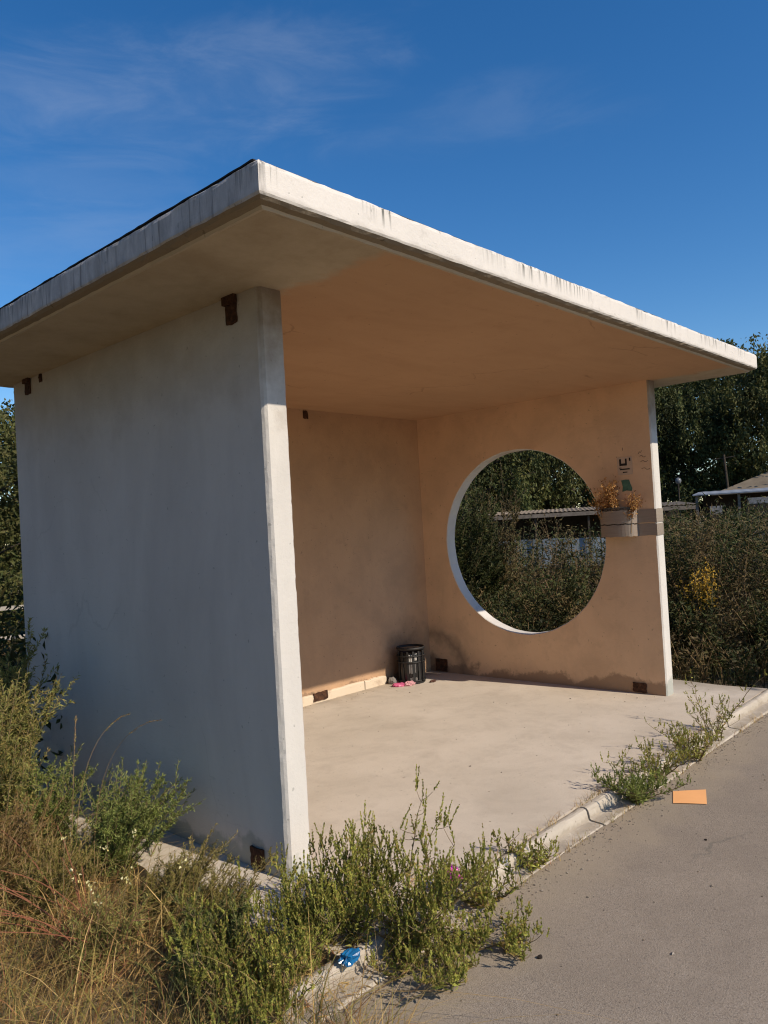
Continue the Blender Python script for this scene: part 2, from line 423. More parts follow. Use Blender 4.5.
L_BOUQ = leafmat('dried_flower', [(.42, .22, .07), (.55, .32, .11), (.30, .14, .045), (.20, .085, .03)], .2, 20, .35)

# ------------------------------------------------------------------ ground
m = MB()
# one soil sheet with a fine rolling patch close by, reaching the horizon
gx = np.concatenate([[-600, -120, -30], np.linspace(-10, 18, 141), [40, 120, 600]])
gy = np.concatenate([[-600, -120, -30], np.linspace(-10, 18, 141), [40, 120, 600]])
X, Y = np.meshgrid(gx, gy, indexing='ij')
Z = GZ + .02*np.sin(X*2.1+Y)*np.cos(Y*1.7) - .03*0
Z = np.where((X > -.45) & (Y < -.4), GZ-.02, Z); Z = np.where((X <= -.6) & (Y < .2), Z+.045, Z)
Z = np.where((X > -.6) & (X < 4.7) & (Y > -.9) & (Y < 3.2), GZ-.02, Z)
n_ = len(gx); I = (np.arange(n_-1)[:, None]*len(gy) + np.arange(len(gy)-1)[None]).ravel()
m.addq(np.stack([X, Y, Z], -1).reshape(-1, 3), np.stack([I, I+len(gy), I+len(gy)+1, I+1], 1))
tag(m.build('ground', M_SOIL, smooth=True), kind='structure')
m = MB()
ys = [-.695, -1.6, -3.5, -9]
xs = np.linspace(-.75, 16, 60)
V = []; F = []
for i, x in enumerate(xs):
    for y in ys: V.append((x + (0 if i else .06*math.sin(y*5)) - (.0 if i else max(0, -y-1.2)*1.2), y, AZ))
k = len(ys)
for i in range(len(xs)-1):
    for j in range(k-1): F.append([i*k+j, i*k+j+1, (i+1)*k+j+1, (i+1)*k+j])
m.addq(V, F); tag(m.build('asphalt_pavement', M_ASPH), kind='structure')

# kerb: rounded lip along the slab and a lower gutter strip, laid in stones
m = MB()
x = -.56
while x < 7.5:
    L = .98 + rng.normal(0, .02); x2 = x + L - .006; dz = rng.normal(0, .0025); dy = rng.normal(0, .003)
    prof = [(-.560, -.2), (-.560, -.004), (-.568, .003), (-.592, .006), (-.604, .003), (-.612, -.006), (-.616, -.018), (-.620, -.047),
            (-.632, -.0505), (-.694, -.053), (-.702, -.062), (-.703, -.2)]
    K = 14; V = []; P = len(prof)
    for i in range(K+1):
        xx = x + (x2-x)*i/K
        for (py, pz) in prof:
            j = rng.normal(0, .0012)
            V.append((xx, py+dy+j, pz+dz+rng.normal(0, .0009)))
    F = [[i*P+j, (i+1)*P+j, (i+1)*P+j+1, i*P+j+1] for i in range(K) for j in range(P-1)]
    m.addq(V, F); m.add(V[:P], [list(range(P))]); m.add(V[-P:], [list(range(P))[::-1]])
    x += L
tag(m.build('kerb', M_KERB), kind='structure')

# ------------------------------------------------------------------ shelter
root = empty('bus_shelter', (T+W/2, D/2, 0))
tag(root, 'white concrete bus shelter with flat roof and a round hole in its right wall', 'bus shelter')
off = np.array([T+W/2, D/2, 0])
def child(mb, name, mats, smooth=False, par=None):
    o = mb.build(name, mats, par or root, smooth)
    if par is None: o.location = -off
    return o

# floor slab (pokes out a little on the outer left and to the right)
m = MB()
xs = np.linspace(-.29, 4.47, 49); ys = np.linspace(-.552, 2.75, 34)
X, Y = np.meshgrid(xs, ys, indexing='ij')
X = X + np.where(X < -.25, .03*np.sin(Y*9)+.015*np.sin(Y*23), 0) + np.where(X > 4.4, .025*np.sin(Y*7), 0)
Z = np.zeros_like(X)
nn = len(ys); I = (np.arange(len(xs)-1)[:, None]*nn + np.arange(nn-1)[None]).ravel()
V = np.stack([X, Y, Z], -1)
m.addq(V.reshape(-1, 3), np.stack([I, I+nn, I+nn+1, I+1], 1))
for edge, flip in ((V[0], True), (V[-1], False), (V[:, 0], False), (V[:, -1], True)):
    q = len(edge); lo = edge.copy(); lo[:, 2] = -.3
    vv = np.concatenate([edge, lo]); f = [[i, i+1, q+i+1, q+i] for i in range(q-1)]
    m.addq(vv, f if flip else [a[::-1] for a in f])
child(m, 'floor_slab', M_FLOOR)

def swept_wall(m, prof, z0, z1, n, mats, jit, chip_at=(1,)):
    """closed plan outline swept up in z; jit: which outline points get chipped"""
    P = len(prof); V = []
    ker = np.exp(-np.linspace(-2, 2, 7)**2); ker /= ker.sum()
    J = np.stack([np.convolve(rng.normal(0, 1, n+7), ker, 'valid')[:n+1] for _ in range(P)], 1)
    chips = np.zeros(n+1)
    for c_ in rng.integers(0, n, 9): chips[max(0, c_-1):c_+rng.integers(0, 3)] = rng.uniform(.6, 2.2)
    for i in range(n+1):
        z = z0 + (z1-z0)*i/n
        for k, (px, py) in enumerate(prof):
            a = jit[k]
            V.append((px + J[i, k]*a, py + (abs(J[i, k])*.6 + (chips[i] if k in chip_at else 0.))*a, z))
    for k in range(P):
        k2 = (k+1) % P
        f = [[i*P+k, i*P+k2, (i+1)*P+k2, (i+1)*P+k] for i in range(n)]
        m.add(V if k == 0 else np.zeros((0, 3)), []) if False else None
        if k == 0: base = m.n; m.V.append(np.array(V)); m.n += len(V)
        F = np.array(f) + base
        m.L.append(F.ravel()); m.T.append(np.full(len(F), 4)); m.M.append(np.full(len(F), mats[k]))
    m.L.append(base + n*P + np.arange(P)); m.T.append(np.array([P])); m.M.append(np.array([mats[0]]))

# left wall: outline counter-clockwise from outer-front chamfer
m = MB()
prof = [(0, .024), (.007, .010), (.016, 0), (T-.012, 0), (T, .010), (T, .03), (T, D-T), (0, D), (0, .05)]
swept_wall(m, prof, -.05, H+.003, 150, [0, 0, 0, 0, 1, 1, 1, 0, 0], [.0010, .0014, .0003, .0004, .0014, 0, 0, 0, 0], (1, 4))
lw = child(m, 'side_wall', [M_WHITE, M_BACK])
lw['label'] = 'solid left wall with a blue-grey shaded outer face and sunlit front edge'

# right wall with the circular opening
m = MB()
yf = .10
prof = [(XR, .010), (XR+.010, 0), (XO-.012, 0), (XO, .012), (XO, yf), (XR, yf), (XR, .03)]
swept_wall(m, prof, -.05, H+.003, 150, [0, 0, 0, 0, 2, 1, 1], [.0012, .0004, .0003, .0012, 0, 0, 0], (0, 3))
NS = 128
th = np.linspace(0, 2*np.pi, NS, endpoint=False)
def on_rect(a, y0=yf, y1=D, z0=-.05, z1=H+.003):
    c, s = math.cos(a), math.sin(a)
    ts = []
    if c > 1e-9: ts.append((y1-YC)/c)
    if c < -1e-9: ts.append((y0-YC)/c)
    if s > 1e-9: ts.append((z1-ZC)/s)
    if s < -1e-9: ts.append((z0-ZC)/s)
    t_ = min(ts); return YC+c*t_, ZC+s*t_
cor = [math.atan2(z-ZC, y-YC) % (2*math.pi) for y in (yf, D) for z in (-.05, H+.003)]
th = np.sort(np.concatenate([th, cor])); NS = len(th)
wob = 1 + .0016*np.sin(th*7) + .0012*np.sin(th*23+1) + .0009*np.sin(th*41)
circ = np.stack([YC+RC*wob*np.cos(th), ZC+RC*wob*np.sin(th)], 1)
rect = np.array([on_rect(a) for a in th])
def at(x, q): return np.column_stack([np.full(len(q), x), q])
ce = np.stack([YC+(RC+.006)*wob*np.cos(th), ZC+(RC+.006)*wob*np.sin(th)], 1)
loops = [at(XR, rect), at(XR, ce), at(XR+.006, circ), at(XO-.006, circ), at(XO, ce), at(XO, rect)]
base = m.n; m.V.append(np.concatenate(loops)); m.n += 6*NS
i = np.arange(NS); i2 = (i+1) % NS
for a, mt in ((0, 1), (1, 0), (2, 0), (3, 0), (4, 0)):
    F = np.stack([a*NS+i, (a+1)*NS+i, (a+1)*NS+i2, a*NS+i2], 1) + base
    m.L.append(F.ravel()); m.T.append(np.full(NS, 4)); m.M.append(np.full(NS, mt))
m.addq([(XR, D, -.05), (XO, D, -.05), (XO, D, H), (XR, D, H)], [[0, 1, 2, 3]])
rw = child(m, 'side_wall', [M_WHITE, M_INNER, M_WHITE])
rw['label'] = 'right wall pierced by a large round opening'
# back wall and its low plinth
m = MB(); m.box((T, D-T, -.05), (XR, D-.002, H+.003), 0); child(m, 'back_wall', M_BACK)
m = MB()
xx = T+.02
while xx < 3.18:
    x2 = min(xx + .92, 3.2); d = .016 + rng.uniform(0, .006)
    K = 10; V = []
    for k in range(K+1):
        q = xx + (x2-.008-xx)*k/K; h = .074 + rng.normal(0, .003)
        V += [(q, D-T+.002, h+.004), (q, D-T-d+.004, h), (q, D-T-d-rng.uniform(0, .002), h-.008), (q, D-T-d, -.02)]
    F = [[a*4+b, a*4+b+1, a*4+b+5, a*4+b+4] for a in range(K) for b in range(3)]
    m.addq(V, F); m.add(V[:4], [[0, 1, 2, 3]]); m.add(V[-4:], [[3, 2, 1, 0]])
    xx = x2
child(m, 'plinth', plaster('plinth_paint', (.66, .56, .43), (.30, .19, .12), .7, .25))

# roof slab
m = MB()
x0, x1, y0, y1 = -OL, XO+OR, -OF, D+OB
nx = 120; ny = 80
def ring(inset, z, jit, n=(nx, ny)):
    a = [(x0+inset+(x1-x0-2*inset)*i/n[0], y0+inset) for i in range(n[0])]
    b = [(x1-inset, y0+inset+(y1-y0-2*inset)*i/n[1]) for i in range(n[1])]
    c = [(x1-inset-(x1-x0-2*inset)*i/n[0], y1-inset) for i in range(n[0])]
    d = [(x0+inset, y1-inset-(y1-y0-2*inset)*i/n[1]) for i in range(n[1])]
    P = np.array(a+b+c+d); z = np.full((len(P), 1), z)
    P = np.concatenate([P, z], 1); P += rng.normal(0, 1, P.shape)*jit
    return P
def lowfreq(P, amp):
    s_ = P[:, 0]*1.3+P[:, 1]*1.7
    return amp*(np.sin(s_*2.1)+.6*np.sin(s_*5.3+1)+.4*np.sin(s_*11+2))
rs = [ring(.012, ZT, .0012), ring(.002, ZT-.008, .0014), ring(0, ZT-.02, .0008), ring(0, H+.030, .0006), ring(.004, H+.022, .0009),
      ring(.016, H+.012, .0010), ring(.040, H+.006, .0008), ring(.048, H-.002, .0008), ring(.062, H, .0004)]
for r_ in rs[:3]: r_[:, 2] += lowfreq(r_, .0016)
NR = len(rs[0]); base = m.n
m.V.append(np.concatenate(rs)); m.n += NR*len(rs)
i = np.arange(NR); i2 = (i+1) % NR
matsr = [0, 0, 0, 0, 1, 1, 2, 2]
for a in range(len(rs)-1):
    F = np.stack([a*NR+i, (a+1)*NR+i, (a+1)*NR+i2, a*NR+i2], 1)[:, ::-1] + base
    m.L.append(F.ravel()); m.T.append(np.full(NR, 4)); m.M.append(np.full(NR, matsr[a]))
ix0, ix1, iy0, iy1 = x0+.062, x1-.062, y0+.062, y1-.062
xa, xb = T-.004, XR+.05
for (a, b, mt) in ((ix0, ix1, 3),):
    m.addq([(a, iy0, H), (a, iy1, H), (b, iy1, H), (b, iy0, H)], [[0, 1, 2, 3]], mt)
m.addq([(x0+.012, y0+.012, ZT), (x1-.012, y0+.012, ZT), (x1-.012, y1-.012, ZT), (x0+.012, y1-.012, ZT)], [[0, 1, 2, 3]], 0)
M_DRIP = plaster('dark_drip_edge', (.25, .20, .14), (.10, .08, .055), .6, 0, bump=.5)  # darker brown band below the fascia
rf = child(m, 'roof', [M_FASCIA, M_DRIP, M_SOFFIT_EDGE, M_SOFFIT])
# bitumen felt lying on the roof, ragged edge just showing
m = MB(); V = []; P = ring(.010, ZT+.0035, 0, (160, 110)); ex = np.abs(np.convolve(rng.normal(0, .006, len(P)), np.ones(3)/3, 'same'))
ex += np.maximum(0, lowfreq(P*3, .003)); cen = np.array([(x0+x1)/2, (y0+y1)/2])
front = (np.abs(P[:, 1]-(y0+.010)) < .001)
P[:, :2] += np.where(np.arange(len(P))[:, None] >= 0, np.sign(P[:, :2]-cen)*0, 0)
left = np.abs(P[:, 0]-(x0+.010)) < .001
P[left, 0] -= .001 + ex[left]*.35
P[front, 1] += .022 - ex[front]*.5
up = P.copy(); up[:, 2] += .004 + ex*.2
nP = len(P); vv = np.concatenate([P, up]); i = np.arange(nP); i2 = (i+1) % nP
m.addq(vv, np.stack([i, i2, nP+i2, nP+i], 1)); m.add(up, [list(range(nP))])
m.add(P, [list(range(nP))[::-1]])
m.build('roofing_felt', M_FELT, rf)

# rusted weld plates in their sockets
def plate(c, sx, sy, sz, par, axis, hook=False):
    m = MB()
    c = np.array(c, float); h = np.array([sx, sy, sz])/2
    n = 5; 
    # ragged plate: grid in the two long axes
    ax = [a for a in range(3) if a != axis]
    V = []; F = []
    for i in range(n+1):
        for j in range(n+1):
            p = c.copy(); p[ax[0]] += h[ax[0]]*(2*i/n-1) + rng.normal(0, .002); p[ax[1]] += h[ax[1]]*(2*j/n-1) + rng.normal(0, .002)
            p[axis] += sgn*(h[axis] + rng.normal(0, .0015)); V.append(p)
    for i in range(n):
        for j in range(n): F.append([i*(n+1)+j, (i+1)*(n+1)+j, (i+1)*(n+1)+j+1, i*(n+1)+j+1])
    m.addq(V, F)
    V = np.array(V); edge = [i*(n+1) for i in range(n+1)] + [n*(n+1)+j for j in range(1, n+1)] + [(n-i)*(n+1)+n for i in range(1, n+1)] + [n-j for j in range(1, n)]
    e = V[edge]; e2 = e.copy(); e2[:, axis] = c[axis]-sgn*h[axis]; q = len(e)
    m.addq(np.concatenate([e, e2]), [[i, (i+1) % q, q+(i+1) % q, q+i] for i in range(q)])
    o = m.build('weld_plate', M_RUST, par)
    if hook:
        k = MB(); cc = c.copy(); cc[axis] += sgn*.012; cc[2] += h[2]*.75
        k.box(cc-[.009, h[1]*1.15, .02], cc+[.009, h[1]*1.15, .02]); k.build('steel_lug', M_RUST, o)
    return o
sgn = -1
plate((-.002, .190, 2.438), .014, .075, .12, lw, 0, True)
plate((-.002, 2.30, 2.455), .014, .07, .10, lw, 0, True)
plate((-.002, 2.12, 2.475), .010, .035, .05, lw, 0)
plate((-.002, .205, .052), .018, .085, .085, lw, 0, False)
plate((XR-.002, .222, .05), .014, .11, .075, rw, 0, False)
plate((XR-.002, 2.25, .07), .014, .14, .12, rw, 0, False)
bw = [o for o in bpy.data.objects if o.name == 'back_wall'][0]
plate((2.38, D-T-.002, 2.455), .05, .012, .07, bw, 1)
plate((2.36, D-T-.022, .052), .16, .012, .07, bw, 1)

# ------------------------------------------------------------------ things on the shelter
# dried bouquet in a cut plastic bottle, taped to the wall
PX, PY, PZ = XR-.062, .300, 1.275
pot = tag(empty('bottle_vase', (PX, PY, PZ)), 'smoky cut plastic bottle taped to the right wall beside the round hole', 'vase')
m = MB(); pr = []
for i in range(23):
    z = .225*i/22; pr.append((.105 + (.004 if i % 3 == 0 else 0), z))
K = 28
def lathe(m, pr, K, sx=1., sy=1., cap=True):
    V = []; n = len(pr)
    for r_, z in pr:
        for k in range(K):
            a = 2*math.pi*k/K; V.append((r_*math.cos(a)*sx, r_*math.sin(a)*sy, z))
    F = [[i*K+k, i*K+(k+1) % K, (i+1)*K+(k+1) % K, (i+1)*K+k] for i in range(n-1) for k in range(K)]
    m.addq(V, F)
    if cap: m.add(V[:K], [list(range(K))[::-1]])
lathe(m, pr, K, .52, 1.32); m.build('vase_body', M_POT, pot, True)
m = MB(); lathe(m, [(.107, .222), (.112, .226), (.107, .230), (.101, .226)], K, .52, 1.32, False); m.build('rim', M_POT, pot, True)
bq = tag(empty('dried_bouquet', (PX, PY, PZ+.02)), 'bunch of dry orange-brown flowers standing in the taped plastic bottle', 'dried flowers')
ms = MB(); mf = MB()
for k in range(34):
    g = rng.choice(3, p=[.25, .5, .25]); y_ = [.13, .03, -.11][g] + rng.normal(0, .03)
    hgt = [.36, .43, .31][g]*rng.uniform(.72, 1.05)
    ly = [.10, .02, -.14][g]*rng.uniform(.4, 1.3); lx = rng.uniform(-.06, .03)
    t_ = np.linspace(0, 1, 6)[:, None]
    P = np.array([[rng.uniform(-.03, .03), y_*.8, 0]]) + t_*np.array([[lx, 0, hgt]]) + t_**2*np.array([[0, ly, 0]])
    P[:, 0] = np.minimum(P[:, 0], .05)
    ms.tube(P, np.linspace(.0022, .0011, 6), 3, cap=False)
    nF = 34; u = rng.uniform(.45, 1.02, nF)
    c = P[0]+u[:, None]*np.array([lx, 0, hgt])+(u**2)[:, None]*np.array([0, ly, 0]) + rng.normal(0, .013, (nF, 3))
    c[:, 0] = np.minimum(c[:, 0], .045)
    d = rng.normal(0, .7, (nF, 3)) + [0, ly*3, .5]; d[:, 0] -= .3
    mf.kites(c, d, rng.uniform(.015, .038, nF), rng.uniform(.006, .014, nF), bend=.3)
ms.build('stem', M_DRYSTEM, bq); mf.build('flower_heads', L_BOUQ, bq)

# tape: wraps the vase front, the wall face and the front edge of the wall
def ribbon(name, path, z0, z1, label, mat=M_TAPE):
    m = MB(); n = len(path); P = np.array(path, float)
    d = np.gradient(P, axis=0); nr = nrm(np.stack([d[:, 1], -d[:, 0]], 1))
    V = []
    for i in range(n):
        for (z, o_) in ((z0, 0), (z1, 0), (z1, .0012), (z0, .0012)):
            q = P[i]-nr[i]*o_; V.append((q[0], q[1], z + .003*math.sin(i*2.1+z*9)))
    F = [[i*4+k, i*4+(k+1) % 4, (i+1)*4+(k+1) % 4, (i+1)*4+k] for i in range(n-1) for k in range(4)]
    m.addq(V, F); o = m.build(name, mat); return tag(o, label, 'tape')
tp = [(XR-.004, .437), ]
for a in np.linspace(math.pi/2, 3*math.pi/2, 15): tp.append((PX+.0585*math.cos(a), PY+.144*math.sin(a)))
tp = [(XR+.05, .4475), (XR+.004, .4475), (XR-.012, .4455)] + tp[1:] + [(XR-.004, .150), (XR-.004, .06), (XR-.004, -.003), (XR+.03, -.0045), (XO-.02, -.0045), (XO+.004, .0)]
tp += [(XO+.005, .08)]
ribbon('packing_tape', tp, 1.268, 1.362, 'lower clear brown packing tape band around the plastic bottle and wall edge')
tp2 = [(a-.0012 if a < XR else a, b-.001 if b < .2 else b) for a, b in tp]
ribbon('packing_tape', tp2, 1.372, 1.478, 'upper clear brown packing tape band around the plastic bottle and wall edge')
# poster remains
m = MB(); e = [(.272, 1.722), (.236, 1.727), (.205, 1.724), (.196, 1.69), (.182, 1.655), (.186, 1.632), (.23, 1.638), (.268, 1.63), (.262, 1.67)]
V = [(XR-.003, y, z) for y, z in e] + [(XR+.001, y, z) for y, z in e]; q = len(e)
m.add(V, [list(range(q))] + [[i, q+i, q+(i+1) % q, (i+1) % q] for i in range(q)])
tag(m.build('paper_scrap', simple('green_paper', (.10, .22, .155), .8, .4, 30)), 'torn green paper scrap stuck on the right wall above the dried flowers', 'paper scrap')
st = tag(empty('sticker', (XR-.002, .232, 1.84)), 'small faded sticker with a black U shape and text lines on the right wall', 'sticker')
m = MB(); m.box((-.0015, -.062, -.075), (.001, .066, .07)); m.build('backing', simple('faded_sticker', (.60, .45, .33), .85, .15, 40), st)
m = MB()
def mk(y0_, y1_, z0_, z1_): m.box((-.003, y0_, z0_), (-.0005, y1_, z1_))
mk(.030, .046, .0, .055); mk(-.018, -.004, .0, .055); mk(-.004, .030, .0, .018)         # the U
mk(-.050, -.038, .035, .060)
mk(-.040, .045, -.034, -.024); mk(.03, .05, -.020, -.014); mk(-.018, .02, -.058, -.050)
m.build('print', simple('black_print', (.03, .025, .022), .8, .2), st)
# scribbles on the wall near the sticker
M_SCR = simple('scribble', (.24, .165, .11), .9, .3)
for (y_, z_, l_, a_) in ((.08, 1.90, .05, .3), (.10, 1.935, .03, -.4), (.07, 1.86, .06, .1), (.06, 1.80, .07, .2), (.245, 1.975, .03, 1.5)):
    t_ = np.linspace(-.5, .5, 6)
    P = np.stack([np.full(6, XR-.0005), y_+t_*l_*math.cos(a_), z_+t_*l_*math.sin(a_)+.006*np.sin(t_*9)], 1)
    m = MB(); m.tube(P, .0022, 4); m.build('pencil_scribble', M_SCR, rw)

# rubbish bin
bn = tag(empty('rubbish_bin', (3.36, 2.205, 0)), 'black slatted metal rubbish bin in the back corner of the shelter', 'rubbish bin')
RB = .128; HB = .335
m = MB(); lathe(m, [(.112, .012), (.116, .02), (.118, .27), (.113, .29), (.108, .22), (.0, .2)], 28); m.build('liner', M_LINER, bn, True)
for z in (.03, .20, .255, ):
    m = MB(); a = np.linspace(0, 2*math.pi, 33); m.tube(np.stack([RB*np.cos(a), RB*np.sin(a), np.full(33, z)], 1), .0065, 6, cap=False)
    m.build('hoop', M_BIN, bn, True)
m = MB(); lathe(m, [(RB-.004, .312), (RB+.004, .312), (RB+.007, .322), (RB+.005, .332), (RB-.003, .334), (RB-.005, .315)], 32, cap=False); m.build('rim', M_BIN, bn, True)
for k in range(14):
    a = 2*math.pi*k/14; m = MB(); c, s_ = math.cos(a), math.sin(a)
    m.box((RB-.008, -.010, .005), (RB-.004, .010, .30), rot=[[c, -s_, 0], [s_, c, 0], [0, 0, 1]]); m.build('slat', M_BIN, bn)
m = MB(); lathe(m, [(.0, .006), (.124, .008), (.124, .018), (.11, .02)], 28); m.build('base', M_BIN, bn)
for (a0, a1, z0, z1) in ((3.55, 3.95, .205, .27), (4.05, 4.3, .215, .262), (3.6, 4.2, .10, .19), (3.7, 4.3, .03, .06)):
    m = MB(); V = []; 
    for i in range(9):
        a = a0+(a1-a0)*i/8; r_ = .1215+.002*math.sin(i*2.3)
        V += [(r_*math.cos(a), r_*math.sin(a), z0+rng.normal(0, .004)), (r_*math.cos(a), r_*math.sin(a), z1+rng.normal(0, .006))]
    m.addq(V, [[2*i, 2*i+2, 2*i+3, 2*i+1] for i in range(8)])
    o = m.build('paper_shred', M_PAPER if z0 > .2 else simple('dull_shred', (.16, .15, .14), .6, .4, 30), bn)
    md = o.modifiers.new('thick', 'SOLIDIFY'); md.thickness = .0015

def crumple(name, loc, sx, sy, sz, mat, label, cat, seed, sub=3, amp=.45, rz=0):
    r = np.random.default_rng(seed)
    import bmesh
    bm = bmesh.new(); bmesh.ops.create_icosphere(bm, subdivisions=sub, radius=1)
    ds = nrm(r.normal(size=(16, 3))); fr = r.uniform(.3, .8, 16)
    for v in bm.verts:
        p = np.array(v.co); dd = ds@p
        f = 1 - amp*np.max(np.maximum(0, dd-fr)) + amp*.4*np.sin(9*p[0]+3*p[1]*r.uniform(.9, 1.1))*.4 + r.normal(0, .07)
        v.co = Vector((p[0]*f*sx, p[1]*f*sy, max(p[2]*f*sz, -sz*.55)))
    me = bpy.data.meshes.new(name); bm.to_mesh(me); bm.free(); me.materials.append(mat)
    o = bpy.data.objects.new(name, me); COL.objects.link(o); o.location = (loc[0], loc[1], loc[2]+sz*.55); o.rotation_euler = (0, 0, rz)
    return tag(o, label, cat)
crumple('sweet_wrapper', (3.16, 2.19, 0), .085, .05, .022, M_PINK, 'flattened bright pink wrapper on the floor in front of the bin', 'litter', 1, rz=-.5)
crumple('sweet_wrapper', (3.235, 2.13, 0), .07, .05, .030, M_ROSE, 'pale pink crumpled wrapper on the floor against the bin', 'litter', 2, rz=-.2)
crumple('stone', (3.215, 2.32, 0), .045, .045, .042, M_GSTONE, 'round grey stone on the floor left of the bin', 'stone', 3, amp=.15)
crumple('dead_leaf', (3.45, 2.03, 0), .045, .03, .014, simple('dead_leaf_brown', (.10, .045, .03), .7, .4, 20), 'small dark brown curled dead leaf on the floor right of the bin', 'leaf', 4, amp=.6)
crumple('magenta_packet', (.315, -.60, .035), .046, .05, .048, M_MAG, 'crumpled magenta packet caught between the kerb weeds', 'litter', 5, amp=.6)
crumple('blue_bottle', (-.285, -.625, .010), .074, .036, .030, M_BLUE, 'crushed shiny blue plastic bottle lying on the kerb under weeds', 'litter', 6, amp=1.1, rz=.35)
m = MB()
G = 8; c4 = np.array([[2.025, -.786], [2.133, -.922], [1.935, -.999], [1.856, -.855]])
V = []
for i in range(G+1):
    for j in range(G+1):
        u, v = i/G, j/G
        p = c4[0]*(1-u)*(1-v)+c4[1]*u*(1-v)+c4[2]*u*v+c4[3]*(1-u)*v
        V.append((p[0], p[1], AZ+.0035+.0012*math.sin(u*3.1)+.0035*(1-v)*u*u))
m.addq(V, [[i*(G+1)+j, (i+1)*(G+1)+j, (i+1)*(G+1)+j+1, i*(G+1)+j+1][::-1] for i in range(G) for j in range(G)])
o = tag(m.build('paper_sheet', M_ORANGE), 'flat orange paper sheet lying on the asphalt by the kerb', 'paper')
for k, (x_, y_, z_, s_, lb) in enumerate(((.085, -.28, 0, .055, 'pale concrete chunk on the slab behind the big kerb weed, farthest of three'),
        (.02, -.46, 0, .06, 'biggest pale concrete chunk between the kerb and the other two chunks'),
        (.05, -.06, 0, .05, 'pale concrete chunk beside the foot of the left wall'))):
    crumple('concrete_chunk', (x_, y_, z_), s_, s_*.8, s_*.6, M_CHUNK, lb, 'rubble', 20+k, 2, .6, rz=k)
crumple('pebble', (.226, -1.051, AZ), .011, .009, .008, M_HOLE, 'lone dark pebble on the bare asphalt right of the kerb weeds', 'stone', 30, 2, .2)
crumple('pebble', (1.50, -1.15, AZ), .006, .007, .005, M_HOLE, 'dark pebble on the asphalt in front of the orange paper', 'stone', 31, 2, .2)

# grit and crumbs gathered along the kerb and on the slab corners
m = MB(); n = 2600
gxp = rng.uniform(-.4, 5.5, n); gyp = np.where(rng.uniform(0, 1, n) < .75, -.70-np.abs(rng.normal(0, .07, n)), rng.uniform(-2.2, -.72, n))
gz = np.full(n, AZ)
n2 = 500; gxp = np.concatenate([gxp, rng.uniform(.2, 4.4, n2)]); gyp = np.concatenate([gyp, np.where(rng.uniform(0, 1, n2) < .6, 2.37-np.abs(rng.normal(0, .09, n2)), rng.uniform(-.5, 2.3, n2))]); gz = np.concatenate([gz, np.zeros(n2)])
n += n2; sz = np.exp(rng.normal(-5.9, .45, n)); sz = np.minimum(sz, .008)
oct_ = np.array([[1, 0, 0], [-1, 0, 0], [0, 1, 0], [0, -1, 0], [0, 0, 1], [0, 0, -1.]])
of = np.array([[0, 2, 4], [2, 1, 4], [1, 3, 4], [3, 0, 4], [2, 0, 5], [1, 2, 5], [3, 1, 5], [0, 3, 5]])
Vg = (oct_[None]*rng.uniform(.6, 1.2, (n, 6, 1)))*sz[:, None, None]*[1, 1, .7] + np.stack([gxp, gyp, gz+sz*.4], 1)[:, None]
m.addq(Vg.reshape(-1, 3), (of[None]+np.arange(n)[:, None, None]*6).reshape(-1, 3))
tag(m.build('grit', leafmat('grit_stone', [(.12, .10, .085), (.24, .205, .165), (.36, .32, .27), (.17, .13, .09)], 0, 3, .2)), 'small grit and crumbs scattered along the kerb', 'grit', kind='stuff')

